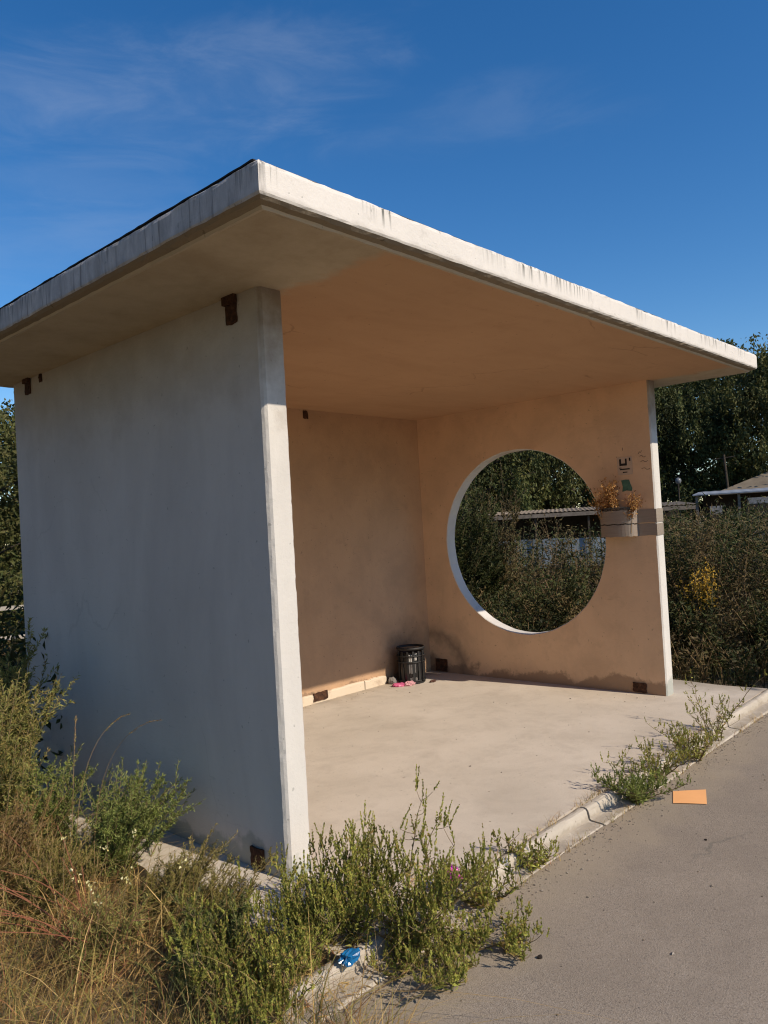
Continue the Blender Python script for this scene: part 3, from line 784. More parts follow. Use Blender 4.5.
# ------------------------------------------------------------------ plants
def spike_plant(name, loc, hgt, spread, nb, seed, label, leafm=L_RAG, lean=(0, 0), low=34, spikes=10, cat='weed', sp_len=.085, group=None, flop=0., dens=1., flat=.0):
    """branching goosefoot / ragweed: ascending branches ending in many upright leafy spikes"""
    global rng
    keep = rng; rng = np.random.default_rng(seed)
    rt = tag(empty(name, loc), label, cat, group)
    ms = MB(); ml = MB()
    for b in range(nb):
        az = rng.uniform(0, 2*math.pi); sp = spread*rng.uniform(.2, 1.15)
        h = hgt*rng.uniform(.55, 1.0)*(1-.35*sp/spread*rng.uniform(0, 1))
        t_ = np.linspace(0, 1, 9)[:, None]
        dirv = np.array([math.cos(az)*sp+lean[0]*h, math.sin(az)*sp+lean[1]*h, 0])
        P = np.array([[rng.normal(0, .02), rng.normal(0, .02), 0]]) + dirv*(t_**(1.1 if flop == 0 else .8)) + np.array([[0, 0, h]])*(t_**(.95+flop))
        P += rng.normal(0, .006, P.shape)*t_
        ms.tube(P, np.linspace(.0045, .0012, 9)*(.7+hgt*.5), 4, cap=False)
        # leaves on the stem
        n = int(low*dens); u = rng.uniform(.04, .95, n)
        idx = u*8; i0 = np.minimum(idx.astype(int), 7); fr = (idx-i0)[:, None]
        c = P[i0]*(1-fr)+P[i0+1]*fr
        d = rng.normal(0, 1, (n, 3))*[1, 1, .4]+[0, 0, .45]
        ml.kites(c, d, rng.uniform(.018, .045, n)*(1.1-.5*u), rng.uniform(.005, .011, n), bend=.2)
        # side twigs with spikes
        for s_ in range(int(spikes)):
            u = rng.uniform(.25, 1.0) if s_ else 1.0
            i0 = min(int(u*8), 7); fr = u*8-i0
            q = P[i0]*(1-fr)+P[min(i0+1, 8)]*fr
            tl = rng.uniform(.03, .11)*(1.15-.6*u)*(.6+hgt) if s_ else .0
            a2 = rng.uniform(0, 2*math.pi)
            e = q + np.array([math.cos(a2)*tl, math.sin(a2)*tl, tl*rng.uniform(.2, .9)])
            if s_: ms.tube([q, (q+e)/2+[0, 0, -.004], e], [.0014, .0012, .001], 3, cap=False)
            for w in range(rng.integers(1, 3)):
                L = sp_len*rng.uniform(.5, 1.25); ax = nrm(np.array([rng.normal(0, .28), rng.normal(0, .28), 1.])+np.array([lean[0], lean[1], 0])*.6)
                o_ = e + rng.normal(0, .008, 3)*(w > 0)
                k = int(34*dens*L/.06); v = rng.uniform(0, 1, k)
                c = o_ + ax*(v*L)[:, None]
                d = ax*1.7 + rng.normal(0, .55, (k, 3))
                ml.kites(c, d, rng.uniform(.008, .016, k)*(1.15-.6*v), rng.uniform(.004, .0068, k), bend=.1)
    ms.build('stems', M_STEM, rt); ml.build('foliage', leafm, rt)
    rng = keep
    return rt

def bush(name, loc, hgt, lean, nst, seed, label, leafm, ll=.026, lw=.0035, dens=70, fan=.5, cat='shrub', stemm=M_STEM, group=None, droop=.2, side=5):
    """many thin wiry stems densely set with narrow leaves"""
    global rng
    keep = rng; rng = np.random.default_rng(seed)
    rt = tag(empty(name, loc), label, cat, group); ms = MB(); ml = MB()
    for b in range(nst):
        az = rng.uniform(0, 2*math.pi); sp = fan*rng.uniform(0, 1)**.7
        h = hgt*rng.uniform(.5, 1.05)
        dv = np.array([math.cos(az)*sp+lean[0], math.sin(az)*sp+lean[1], 0])*h
        t_ = np.linspace(0, 1, 7)[:, None]
        P = np.array([[rng.normal(0, .05), rng.normal(0, .05), 0]]) + dv*t_ + np.array([[0, 0, 1.]])*h*(t_-droop*t_**3)
        P += rng.normal(0, .006, P.shape)*t_
        ms.tube(P, np.linspace(.003, .001, 7), 3, cap=False)
        lines = [(P, 1.)]
        for s_ in range(side):
            u = rng.uniform(.3, .9); i0 = int(u*6); q = P[i0]
            dd = nrm(dv+[0, 0, h]+rng.normal(0, .45*h, 3)); L = h*rng.uniform(.12, .35)
            Q = q + dd*np.linspace(0, L, 7)[:, None]; lines.append((Q, .45)); ms.tube(Q[::3], [.0012, .001, .0008], 3, cap=False)
        for Q, w in lines:
            n = int(dens*w); u = rng.uniform(.12, 1, n); idx = u*6; i0 = np.minimum(idx.astype(int), 5); fr = (idx-i0)[:, None]
            c = Q[i0]*(1-fr)+Q[i0+1]*fr
            ax = nrm(Q[-1]-Q[0])
            d = ax*.75 + rng.normal(0, .6, (n, 3))
            ml.kites(c, d, ll*rng.uniform(.5, 1.2, n)*(1.15-.5*u), lw*rng.uniform(.7, 1.5, n), bend=.12)
    ms.build('stems', stemm, rt); ml.build('foliage', leafm, rt)
    rng = keep
    return rt

KG = 'weeds growing along the kerb'
spike_plant('kerb_weed', (-.02, -.665, -.05), .50, .28, 12, 101, 'tallest branching green weed growing from the kerb before the left wall', lean=(.10, .08), spikes=11, group=KG)
spike_plant('kerb_weed', (-.06, -.72, -.06), .38, .17, 11, 102, 'bushy green weed right of the blue bottle on the kerb', spikes=11, group=KG)
spike_plant('kerb_weed', (-.24, -.42, -.06), .35, .20, 11, 103, 'leafy green weed hiding the sunlit foot of the left wall', lean=(-.05, .12), spikes=11, group=KG)
spike_plant('kerb_weed', (-.44, -.42, -.1), .36, .27, 12, 104, 'dense yellow-green weed at the broken left end of the kerb', lean=(-.1, 0), spikes=12, group=KG, dens=1.2)
spike_plant('kerb_weed', (.42, -.69, -.058), .17, .19, 11, 105, 'low spreading weed right of the magenta packet', spikes=9, low=45, sp_len=.05, group=KG, flop=.2)
spike_plant('kerb_weed', (.12, -.82, -.062), .11, .27, 13, 106, 'sprawling mat of weed on the asphalt below the tallest kerb weed', spikes=8, low=40, sp_len=.04, group=KG, flop=.4)
spike_plant('kerb_weed', (-.04, -.88, -.062), .16, .20, 11, 107, 'small weed rooted in the asphalt nearest the camera', spikes=8, low=40, sp_len=.045, group=KG, flop=.2)
spike_plant('kerb_weed', (.20, -.95, -.062), .08, .12, 8, 117, 'tiny outlying weed on the asphalt', spikes=6, low=26, sp_len=.04, group=KG, flop=.4)
spike_plant('kerb_weed', (-.08, -.44, -.01), .34, .20, 10, 121, 'leafy weed standing in the slab crack behind the blue bottle', spikes=11, group=KG, lean=(.05, .05))
spike_plant('kerb_weed', (-.60, -.58, -.1), .32, .26, 11, 123, 'yellow-green weed spilling over the buried left tip of the kerb', spikes=11, group=KG, dens=1.1)
spike_plant('kerb_weed', (-.19, -.535, -.01), .24, .16, 9, 131, 'low weed growing from the joint just behind the blue bottle', spikes=9, group=KG, low=40)
spike_plant('kerb_weed', (-.38, -.53, -.02), .22, .15, 9, 132, 'low weed on the slab edge left of the blue bottle', spikes=9, group=KG, low=40)
spike_plant('kerb_weed', (-.16, -.74, -.06), .11, .13, 8, 133, 'tiny weed on the gutter in front of the blue bottle', spikes=7, group=KG, low=30, sp_len=.04, flop=.3)
spike_plant('kerb_weed', (.78, -.655, -.055), .13, .15, 8, 108, 'small loose tuft of weed alone halfway along the bare kerb', spikes=7, low=34, sp_len=.035, group=KG, flop=.2)
spike_plant('kerb_weed', (1.76, -.70, -.06), .16, .25, 16, 109, 'dense dark tuft of weed beside the orange paper', L_BUSH, spikes=9, low=60, sp_len=.05, group=KG)
spike_plant('kerb_weed', (2.14, -.66, -.05), .24, .28, 10, 110, 'sparse taller weed just behind the tuft by the orange paper', spikes=8, low=34, sp_len=.045, group=KG)
spike_plant('kerb_weed', (2.62, -.70, -.06), .24, .30, 12, 111, 'straggling weed with bare stems leaning over the asphalt', spikes=7, low=30, sp_len=.045, group=KG)
spike_plant('kerb_weed', (3.05, -.66, -.05), .42, .26, 9, 112, 'thin airy weed near the far end of the kerb', spikes=6, low=24, sp_len=.04, group=KG)

bush('feathery_bush', (-.40, .86, -.1), .56, (.34, -.28), 66, 201, 'feathery bright green bush leaning against the shaded left wall', L_BUSH, ll=.03, lw=.004, dens=80, fan=.55, side=6)
bush('feathery_bush', (-.42, 1.42, -.1), .56, (.1, -.1), 30, 202, 'darker green bush behind the feathery bush by the left wall', L_BUSH, ll=.03, lw=.004, dens=80, fan=.5, side=6)
bush('tall_weed', (-.50, 1.80, -.1), 1.18, (.06, -.05), 30, 203, 'tall dusty green weed at the left rear of the shelter', L_TALL, ll=.04, lw=.006, dens=120, fan=.28, cat='weed', droop=.08, side=7)
bush('tall_weed', (-.42, 2.10, -.1), 1.0, (.12, -.08), 12, 204, 'tall leaning weed with bare dark twigs close to the left wall corner', L_TALL, ll=.045, lw=.009, dens=70, fan=.3, cat='weed', droop=.1, side=5)
bush('tall_weed', (-.72, 1.42, -.1), 1.02, (.05, 0), 30, 205, 'yellowish green weed at the left edge of the view', L_TALL, ll=.035, lw=.005, dens=110, fan=.3, cat='weed', droop=.1, side=6)
bush('wispy_weed', (-.48, .26, -.1), .33, (.50, -.10), 80, 206, 'fine olive weed leaning right along the slab edge', L_FINE, ll=.026, lw=.0026, dens=80, fan=.3, cat='weed', side=4)
bush('wispy_weed', (-.70, .72, -.1), .42, (.1, -.15), 54, 207, 'brownish wispy weed left of the cream flowers', L_FINE, ll=.026, lw=.0028, dens=80, fan=.45, cat='weed', stemm=M_DRYSTEM, side=5)
bush('wispy_weed', (-.84, .95, -.1), .58, (.05, -.1), 60, 208, 'rusty brown wispy weed at the left edge of the view', leafmat('rusty_leaf', [(.19, .12, .04), (.25, .15, .05), (.16, .14, .04), (.28, .165, .065)], .25, 4, .35), ll=.026, lw=.003, dens=80, fan=.45, cat='weed', stemm=M_DRYSTEM, side=5)
bush('wispy_weed', (-.42, .02, -.08), .27, (.60, -.05), 60, 211, 'fine olive weed leaning right towards the foot of the left wall', L_FINE, ll=.026, lw=.0026, dens=80, fan=.3, cat='weed', side=4)
bush('wispy_weed', (-.80, .15, -.1), .34, (.35, -.1), 40, 212, 'reddish brown stemmed weed in the middle of the dry grass', L_TALL, ll=.03, lw=.003, dens=45, fan=.45, cat='weed', stemm=simple('reddish_stem', (.20, .09, .055), .7, .3, 12), side=4)
bush('wispy_weed', (-.58, -.22, -.1), .34, (.2, -.05), 34, 209, 'dark green low weed between the dry grass and the kerb end', L_GREEN, ll=.03, lw=.004, dens=80, fan=.5, cat='weed', side=5)
rt = tag(empty('red_stalk_weed', (-.74, .30, -.1)), 'bunch of bare reddish stalks curving over the dry grass', 'weed'); ms = MB(); ml = MB()
for k in range(14):
    bx, by = rng.normal(0, .06), rng.normal(0, .08); h = rng.uniform(.30, .52); t_ = np.linspace(0, 1, 9)[:, None]
    lx, ly = rng.normal(-.10, .10), rng.normal(.10, .12)
    P = np.array([[bx, by, 0]]) + t_**1.7*np.array([[lx, ly, 0]])*1.6 + t_*[[0, 0, h]] - t_**3*[[0, 0, h*.18]]
    ms.tube(P, np.linspace(.0028, .0012, 9), 4, cap=False)
    n = 26; u = rng.uniform(.45, 1, n)*8; i0 = np.minimum(u.astype(int), 7); fr = (u-i0)[:, None]
    ml.kites(P[i0]*(1-fr)+P[i0+1]*fr, rng.normal(0, 1, (n, 3)), rng.uniform(.008, .018, n), .005)
ms.build('stalks', simple('red_stalk', (.33, .13, .07), .7, .3, 12), rt); ml.build('withered_leaves', L_BROWN, rt)
# toadflax with cream flowers
rt = tag(empty('toadflax', (-.72, .22, -.1)), 'slender plant with small cream flowers amid the dry grass', 'flower'); ms = MB(); mf = MB(); ml = MB()
for k in range(9):
    bx, by = rng.normal(0, .11), rng.normal(0, .13); h = rng.uniform(.26, .42)
    t_ = np.linspace(0, 1, 5)[:, None]; P = np.array([[bx, by, 0]]) + t_*[[rng.normal(.05, .05), rng.normal(-.03, .05), h]]
    ms.tube(P, .0013, 3, cap=False)
    n = 7; c = P[-1]+rng.normal(0, .010, (n, 3)); mf.kites(c, rng.normal(0, 1, (n, 3))+[0, 0, .6], .013, .009, bend=.3)
    n = 30; u = rng.uniform(0, .9, (n, 1)); ml.kites(P[0]+(P[-1]-P[0])*u, rng.normal(0, 1, (n, 3))+[0, 0, .8], .02, .002)
ms.build('stems', M_STEM, rt); o_ = mf.build('petals', L_CREAM, rt); o_['kind'] = 'stuff'; ml.build('leaves', L_FINE, rt)
# three arched dry grass stalks against the shaded wall
for k, (b, e, mid, lb) in enumerate((((-.50, .70, -.1), (-.42, .24, .735), (.0, -.06, .06), 'dry grass stalk arching to the right, lowest of the two bent ones'),
                                     ((-.54, .78, -.1), (-.40, .52, .72), (-.03, .0, .10), 'dry grass stalk bent over at its tip before the grey wall'),
                                     ((-.56, .80, -.1), (-.52, .76, .70), (0, 0, .0), 'straight upright dry grass stalk before the grey wall'))):
    rt = tag(empty('grass_stalk', b), lb, 'grass stalk', 'dry grass stalks before the grey wall')
    e = np.array(e)-np.array(b); t_ = np.linspace(0, 1, 16)[:, None]
    P = t_*e*[1, 1, 1]; bend = .9 if k < 2 else .1
    P = np.stack([e[0]*t_[:, 0]**(1+1.6*bend), e[1]*t_[:, 0]**(1+1.6*bend), e[2]*(1-(1-t_[:, 0])**(1+.55*bend))], 1)
    m = MB(); m.tube(P, np.linspace(.0018, .0009, 16), 4); m.build('stalk', M_DRYSTEM, rt)
    n = 60; u = rng.uniform(.80, 1, n)*15; i0 = np.minimum(u.astype(int), 14); fr = (u-i0)[:, None]
    c = P[i0]*(1-fr)+P[i0+1]*fr; ax = nrm(P[-1]-P[-3])
    m = MB(); m.kites(c, ax+rng.normal(0, .25, (n, 3)), .014, .0028); m.build('seed_head', L_DRY, rt)

# dry grass and green undergrowth as stuff
def scatter(n, fn):
    out = []
    while len(out) < n:
        x, y = rng.uniform(-2.1, -.35), rng.uniform(-1.6, 3.2)
        if fn(x, y): out.append((x, y, GZ))
    return np.array(out)
def grass_ok(x, y):
    if x > -.31 and y > -.62: return False
    if x > -.43 - max(0, -y-1.0)*1.1 and y < -.6: return False
    if (x+2.06)**2 + (y+2.54)**2 < 1.15**2: return False
    return True
m = MB()
n = 17000; P = scatter(n, grass_ok)
ln = rng.normal(0, 1, (n, 3))*[1, 1, 0]; ln = nrm(ln+[.45, -.25, 0])*rng.uniform(.2, 1.15, (n, 1))
clump = .5+.5*np.sin(P[:, 0]*11+1.3*np.sin(P[:, 1]*7))*np.cos(P[:, 1]*9)
hh = rng.uniform(.16, .42, n)*(.45+.85*clump)*np.where(P[:, 1] < .1, .85, 1.)
m.blades(P, hh, ln, rng.uniform(.3, 1.9, n), rng.uniform(.002, .006, n), 5)
tag(m.build('dry_grass', L_DRY), 'tangle of straw coloured dry grass in the left foreground', 'grass', kind='stuff')
m = MB()
n = 7000; P = scatter(n, grass_ok); P = P[(np.sin(P[:, 0]*5+2)*np.sin(P[:, 1]*4+1) + rng.normal(0, .4, len(P))) > .1]; n = len(P)
ln = nrm(rng.normal(0, 1, (n, 3))*[1, 1, 0])*rng.uniform(.1, .7, (n, 1))
m.blades(P, rng.uniform(.14, .36, n), ln, rng.uniform(.1, .9, n), rng.uniform(.002, .005, n), 4)
tag(m.build('green_grass', L_GREEN), 'green grass blades mixed into the dry grass at the left', 'grass', kind='stuff')
m = MB()      # litter layer of broken straw lying flat
n = 5000; P = scatter(n, grass_ok); P[:, 2] += rng.uniform(.005, .06, n)
m.kites(P, rng.normal(0, 1, (n, 3))*[1, 1, .25], rng.uniform(.05, .16, n), rng.uniform(.002, .005, n), bend=.05)
n = 900; P = np.stack([rng.uniform(-.5, .5, n), rng.uniform(-.70, -.30, n), np.full(n, .006)], 1); P[:, 2] = np.where(P[:, 1] < -.61, -.045, .006)
m.kites(P, rng.normal(0, 1, (n, 3))*[1, 1, .08]+[0, 0, .06], rng.uniform(.012, .055, n), rng.uniform(.002, .006, n), bend=.05)
tag(m.build('straw_litter', L_DRY), 'broken straw lying flat under the dry grass', 'straw', kind='stuff')

m = MB(); n = 900
cx_ = rng.choice(np.array([.62, .95, 1.15, 1.45, 1.62, 1.95, 2.35, 2.75, 2.95, 3.4, 3.7]), n); P = np.stack([cx_+rng.normal(0, .07, n), np.where(rng.uniform(0, 1, n) < .5, -.565, -.70)+rng.normal(0, .012, n), np.full(n, -.055)], 1)
P[:, 2] = np.where(P[:, 1] > -.63, 0.0, AZ)
ln = nrm(rng.normal(0, 1, (n, 3))*[1, 1, 0])*rng.uniform(.3, 1.2, (n, 1))
m.blades(P, rng.uniform(.015, .065, n), ln, rng.uniform(.2, 1.4, n), rng.uniform(.0015, .003, n), 4)
tag(m.build('seam_grass', L_DRY), 'short dry grass sprouting from the kerb seams', 'grass', kind='stuff')

# ------------------------------------------------------------------ thicket behind and to the right of the shelter
def thick_h(x, y):
    d = max(0., x-4.55)
    h = .35 + .42*min(d, 2.4)
    if y > .7: h = max(h, .55 + .25*min(d+.4, 2.2))
    if d > 1.6: h = 1.15 + .05*min(d, 6)
    return min(h, 1.5)
mg = MB(); mb_ = MB(); ms = MB()
sites = []
for k in range(520):
    u = rng.uniform(0, 1)**.6
    r = 4.2+u*9; a = math.radians(rng.uniform(-4, 74))
    x, y = -2.06+math.cos(a)*(r+2.2), -2.54+math.sin(a)*(r+2.2)
    if x < 4.2 and y < 3.0: continue
    if x < 4.75 and y < .4: continue
    if x < -.2: continue
    if (x-15.4)*.875+(y-7.2)*.485 > -1.6: continue
    if y < -.75 - .02*x and x < 5.0: continue
    sites.append((x, y))
for k in range(150):
    a, r = (math.radians(rng.uniform(13.5, 24.5)), rng.uniform(8.5, 18)) if k < 105 else (math.radians(rng.uniform(26, 38)), rng.uniform(9.5, 14.5))
    sites.append((-2.06+math.cos(a)*r, -2.54+math.sin(a)*r, rng.uniform(1.3, 1.62) if k < 105 else rng.uniform(.75, 1.02)))
for k in range(110):                     # closer, along the slab's right edge and behind the right wall
    x, y = rng.uniform(4.25, 5.6), rng.uniform(-1.2, 4.5)
    if x < 4.62 and y < .35: continue
    sites.append((x, y))
for q_ in sites:
    x, y = q_[:2]
    h = q_[2] if len(q_) > 2 else thick_h(x, y)*rng.uniform(.6, 1.12); w = .14+.14*h
    near = math.hypot(x+2.06, y+2.54) < 9.5
    kind = 2 if rng.uniform(0, 1) < .36+.42*math.sin(x*1.3+.7)*math.cos(y*1.1-.5) else 0
    nst = 4 if near else 3
    for s_ in range(nst):
        az = rng.uniform(0, 6.28); tip = np.array([math.cos(az)*w, math.sin(az)*w, h*rng.uniform(.75, 1.05)])
        t_ = np.linspace(0, 1, 5)[:, None]
        P = np.array([[x, y, GZ]]) + tip*t_*[[1, 1, 0]]*t_ + tip*[[0, 0, 1]]*t_
        ms.tube(P, np.linspace(.005, .0015, 5), 3, cap=False)
        n = int((110 if near else 60)*h)+14; u = rng.uniform(.08, 1, n)**.8
        c = P[0]+tip*np.stack([u*u, u*u, u], 1) + rng.normal(0, .055, (n, 3))
        d = rng.normal(0, 1, (n, 3))*[1, 1, .6]+[0, 0, .35]
        sz = (1. if near else 1.35)
        (mb_ if kind == 2 else mg).kites(c, d, rng.uniform(.03, .085, n)*sz, rng.uniform(.008, .022, n)*sz, bend=.2)
tag(ms.build('thicket_stems', M_DRYSTEM), 'bare stems of the weed thicket behind the shelter', 'weed stems', kind='stuff')
tag(mg.build('weed_thicket', L_THICK), 'dark green weed thicket behind and right of the shelter', 'weeds', kind='stuff')
tag(mb_.build('withered_thicket', L_BROWN), 'withered brown weeds in the thicket behind the shelter', 'weeds', kind='stuff')
# long grass hanging over the right slab edge
m = MB(); n = 2600
P = np.stack([rng.uniform(4.55, 6.4, n), rng.uniform(-1.2, 3.6, n), np.full(n, GZ)], 1)
ln = nrm(rng.normal(0, 1, (n, 3))*[1, 1, 0]+[-.4, -.3, 0])*rng.uniform(.2, .7, (n, 1))
m.blades(P, rng.uniform(.2, .6, n)*(.6+.4*(P[:, 0]-4.5)), ln, rng.uniform(.2, 1.1, n), rng.uniform(.004, .009, n), 5)
tag(m.build('long_grass', leafmat('dark_grass_blade', [(.045, .06, .02), (.06, .075, .024), (.09, .085, .035), (.14, .11, .055)], .2, 2, .4)), 'long dark grass along the right end of the slab', 'grass', kind='stuff')
# golden flowering weed
rt = tag(empty('goldenrod', (5.33, .22, GZ)), 'weed with yellow flower plumes beside the right wall', 'flower'); ms = MB(); mf = MB(); ml = MB()
for k in range(8):
    tip = np.array([rng.normal(0, .065), rng.normal(0, .065), rng.uniform(.82, 1.04)]); t_ = np.linspace(0, 1, 6)[:, None]
    P = t_*tip*[1, 1, 1]; ms.tube(P, np.linspace(.005, .002, 6), 4, cap=False)
    n = 70; u = rng.uniform(.68, 1.02, (n, 1)); mf.kites(P[-1]*u+rng.normal(0, .028, (n, 3)), rng.normal(0, 1, (n, 3))+[0, 0, .5], .03, .014)
    n = 80; u = rng.uniform(.1, .85, (n, 1)); ml.kites(P[-1]*u, rng.normal(0, 1, (n, 3))+[0, 0, .5], .07, .012)
ms.build('stems', M_STEM, rt); mf.build('flower_plumes', L_GOLD, rt)['kind'] = 'stuff'; ml.build('leaves', L_THICK, rt)
bush('tall_weed', (5.45, .55, GZ), .80, (-.05, -.05), 18, 301, 'upright leafy weed in the shade just right of the sunlit wall edge', L_THICK, ll=.07, lw=.013, dens=80, fan=.3, cat='weed', side=4)
bush('tall_weed', (5.55, -.25, GZ), .75, (-.15, 0), 18, 302, 'arching grassy weed beyond the right end of the kerb', L_THICK, ll=.10, lw=.010, dens=70, fan=.4, cat='weed', side=4)
bush('tall_weed', (5.0, 1.7, GZ), 1.1, (-.05, -.1), 20, 303, 'dense weed seen low in the round hole', L_THICK, ll=.06, lw=.012, dens=90, fan=.4, cat='weed', side=5)
bush('tall_weed', (5.4, 2.95, GZ), 2.05, (.0, -.02), 34, 304, 'tallest weed, filling the left side of the round hole', L_THICK, ll=.07, lw=.013, dens=170, fan=.28, cat='weed', side=9, droop=.1)
bush('tall_weed', (6.3, 3.35, GZ), 2.1, (.05, -.05), 30, 305, 'tall weed with withered brown leaves behind the round hole', L_BROWN, ll=.07, lw=.012, dens=120, fan=.25, cat='weed', side=8, droop=.1)
bush('tall_weed', (4.9, 2.95, GZ), 2.2, (.0, -.05), 24, 306, 'tall dark weed seen at the far left rim of the round hole', L_THICK, ll=.07, lw=.013, dens=150, fan=.28, cat='weed', side=8, droop=.1)

# ------------------------------------------------------------------ trees
def tree_mesh(hgt, cr, seed, leafm, style='weep', nleaf=16000, base=.15, leaf=.11, trunk_r=.14):
    global rng
    keep = rng; rng = np.random.default_rng(seed)
    mt = MB(); ml = MB()
    t_ = np.linspace(0, 1, 9)
    sway = np.stack([np.sin(t_*3+seed)*.25, np.cos(t_*2.3+seed)*.25-.25*math.cos(seed), np.zeros(9)], 1)
    trunk = np.stack([np.zeros(9), np.zeros(9), t_*hgt*.93], 1)+sway*t_[:, None]
    mt.tube(trunk, trunk_r*(1-t_*.88), 7)
    cl = []
    nl = 30
    for k in range(nl):
        u = base+.04+(.95-base)*(k+rng.uniform(0, 1))/nl; i0 = min(int(u*8), 7); q = trunk[i0]*(1-(u*8-i0))+trunk[i0+1]*(u*8-i0)
        az = k*2.4+rng.normal(0, .4)
        prof = math.sin(min(1, (1-u)/(1-base)*1.05+.08)*math.pi*.62)**.7
        L = cr*prof*rng.uniform(.65, 1.15)
        t2 = np.linspace(0, 1, 5)[:, None]
        dv = np.array([math.cos(az), math.sin(az), 0])*L
        P = q + dv*t2 + np.array([[0, 0, 1.]])*L*(.75*t2-.35*t2*t2)
        mt.tube(P, np.linspace(trunk_r*.32, .012, 5)*(1-.6*u), 4, cap=False)
        for s_ in range(7):
            v = rng.uniform(.3, 1.05); c = q+dv*v+np.array([0, 0, L*(.75*v-.35*v*v)])+rng.normal(0, .22*L*.6+.1, 3)
            cl.append(c)
    cl = np.array(cl); per = nleaf//len(cl)
    for c in cl:
        n = int(per*rng.uniform(.35, 1.65))
        if style == 'weep':
            # hanging strands
            ns = 5; so = c + rng.normal(0, 1, (ns, 3))*[.25, .25, .16]; ln = rng.uniform(.45, 1.3, ns)
            s_ = rng.integers(0, ns, n); u = rng.uniform(0, 1, n)
            p = so[s_] - np.stack([np.zeros(n), np.zeros(n), u*ln[s_]], 1) + rng.normal(0, .055, (n, 3))
            d = rng.normal(0, .55, (n, 3))+[0, 0, -.8]
        else:
            dd = nrm(rng.normal(size=(n, 3)))*rng.uniform(.35, 1, (n, 1))
            p = c + dd*[.36, .36, .24]; d = rng.normal(0, 1, (n, 3))+[0, 0, -.2]
        ml.kites(p, d, leaf*rng.uniform(.6, 1.3, n), leaf*.5*rng.uniform(.6, 1.3, n), bend=.15)
    rng = keep
    return mt, ml
PROTO = {}
def tree(kind, name, loc, rz, s, label, group):
    specs = dict(weep=(8.2, 2.7, 11, L_TREE, 'weep', 27000, .08, .145, .15), round=(7.6, 2.9, 23, L_TREE, 'round', 25000, .06, .16, .17),
                 olive=(7.0, 2.5, 37, L_TREE2, 'weep', 24000, .06, .145, .13), small=(4.0, 1.6, 51, L_TREE2, 'round', 17000, .04, .085, .07))
    r = tag(empty(name, loc, rz), label, 'tree', group); r.scale = (s, s, s)
    if kind not in PROTO:
        mt, ml = tree_mesh(*specs[kind])
        a = mt.build('trunk', M_BARK, r, True); b = ml.build('crown', specs[kind][3], r); PROTO[kind] = (a, b)
    else:
        for src in PROTO[kind]:
            c = src.copy(); COL.objects.link(c); c.parent = r
    return r
def polar(az, d): return (-2.06+math.cos(math.radians(az))*d, -2.54+math.sin(math.radians(az))*d, GZ)
TG = 'trees behind the shelter'
tree('weep', 'birch_tree', polar(22.5, 33), .3, .98, 'drooping dark tree directly right of the sunlit wall edge', TG)
tree('round', 'broadleaf_tree', polar(18.8, 36), 1.1, 1.15, 'dark tree under the right tip of the roof', TG)
tree('olive', 'birch_tree', polar(15.2, 33), 2.0, 1.12, 'tree whose top rises past the right tip of the roof', TG)
tree('weep', 'birch_tree', polar(26.2, 34), 4.0, 1.05, 'drooping tree behind the dried flowers', TG)
tree('round', 'broadleaf_tree', polar(29.0, 30), 2.6, 1.0, 'very dark tree in the upper right of the round hole', TG)
tree('olive', 'birch_tree', polar(33.0, 27), .8, 1.0, 'olive green tree in the upper middle of the round hole', TG)
tree('weep', 'birch_tree', polar(36.8, 25), 5.0, .95, 'dark drooping tree in the upper left of the round hole', TG)
tree('round', 'broadleaf_tree', polar(41, 27), .2, 1.0, 'dark tree hidden left of the round hole', TG)
tree('weep', 'birch_tree', polar(11.5, 36), .2, 1.1, 'dark tree beyond the right edge of the view', TG)
tree('round', 'broadleaf_tree', polar(20.6, 41), .2, 1.2, 'rear dark tree filling the gap right of the wall edge', TG)
tree('round', 'broadleaf_tree', polar(36.5, 35), 2.2, 1.2, 'rear dark tree behind the drooping tree in the upper left of the round hole', TG)
tree('round', 'broadleaf_tree', polar(33.5, 42), 5.2, 1.3, 'farthest dark tree filling the gaps in the middle of the round hole', TG)
tree('weep', 'birch_tree', polar(31, 38), 1.2, 1.1, 'rear dark tree filling the gap in the round hole', TG)
LG = 'trees left of the shelter'
tree('small', 'thorn_tree', polar(67.8, 11.5), .5, .84, 'small olive green tree past the rear corner of the left wall', LG)
tree('small', 'thorn_tree', polar(71.5, 10.5), 2.5, .85, 'small green tree at the left edge of the view', LG)
tree('round', 'broadleaf_tree', polar(66.0, 24), 1.6, .52, 'distant dark tree behind the small olive tree at the left', LG)
tree('round', 'broadleaf_tree', polar(71.0, 22), 3.6, .50, 'distant dark tree at the left edge of the view', LG)
SG = 'trees shading the right end of the pavement'
tree('small', 'thorn_tree', (5.75, -6.5, GZ), 1.0, 1.2, 'small roadside tree out of view that shades the far end of the pavement', SG)
BG = 'unseen trees added on the left to block skylight'  # unseen belt, added to cut the sky fill on the left wall
for k, (x_, y_, s_, kd) in enumerate(((-9.5, -3, 1.0, 'weep'), (-9.0, 2.5, 1.05, 'round'), (-8.6, 8, 1.0, 'weep'), (-7.5, 13.5, 1.05, 'round'), (-12, -8, 1.1, 'round'))):
    tree(kd, 'sky_blocker_tree', (x_, y_, GZ), k*1.3, s_, 'unseen tree added beyond the left edge of the view to block skylight', BG)

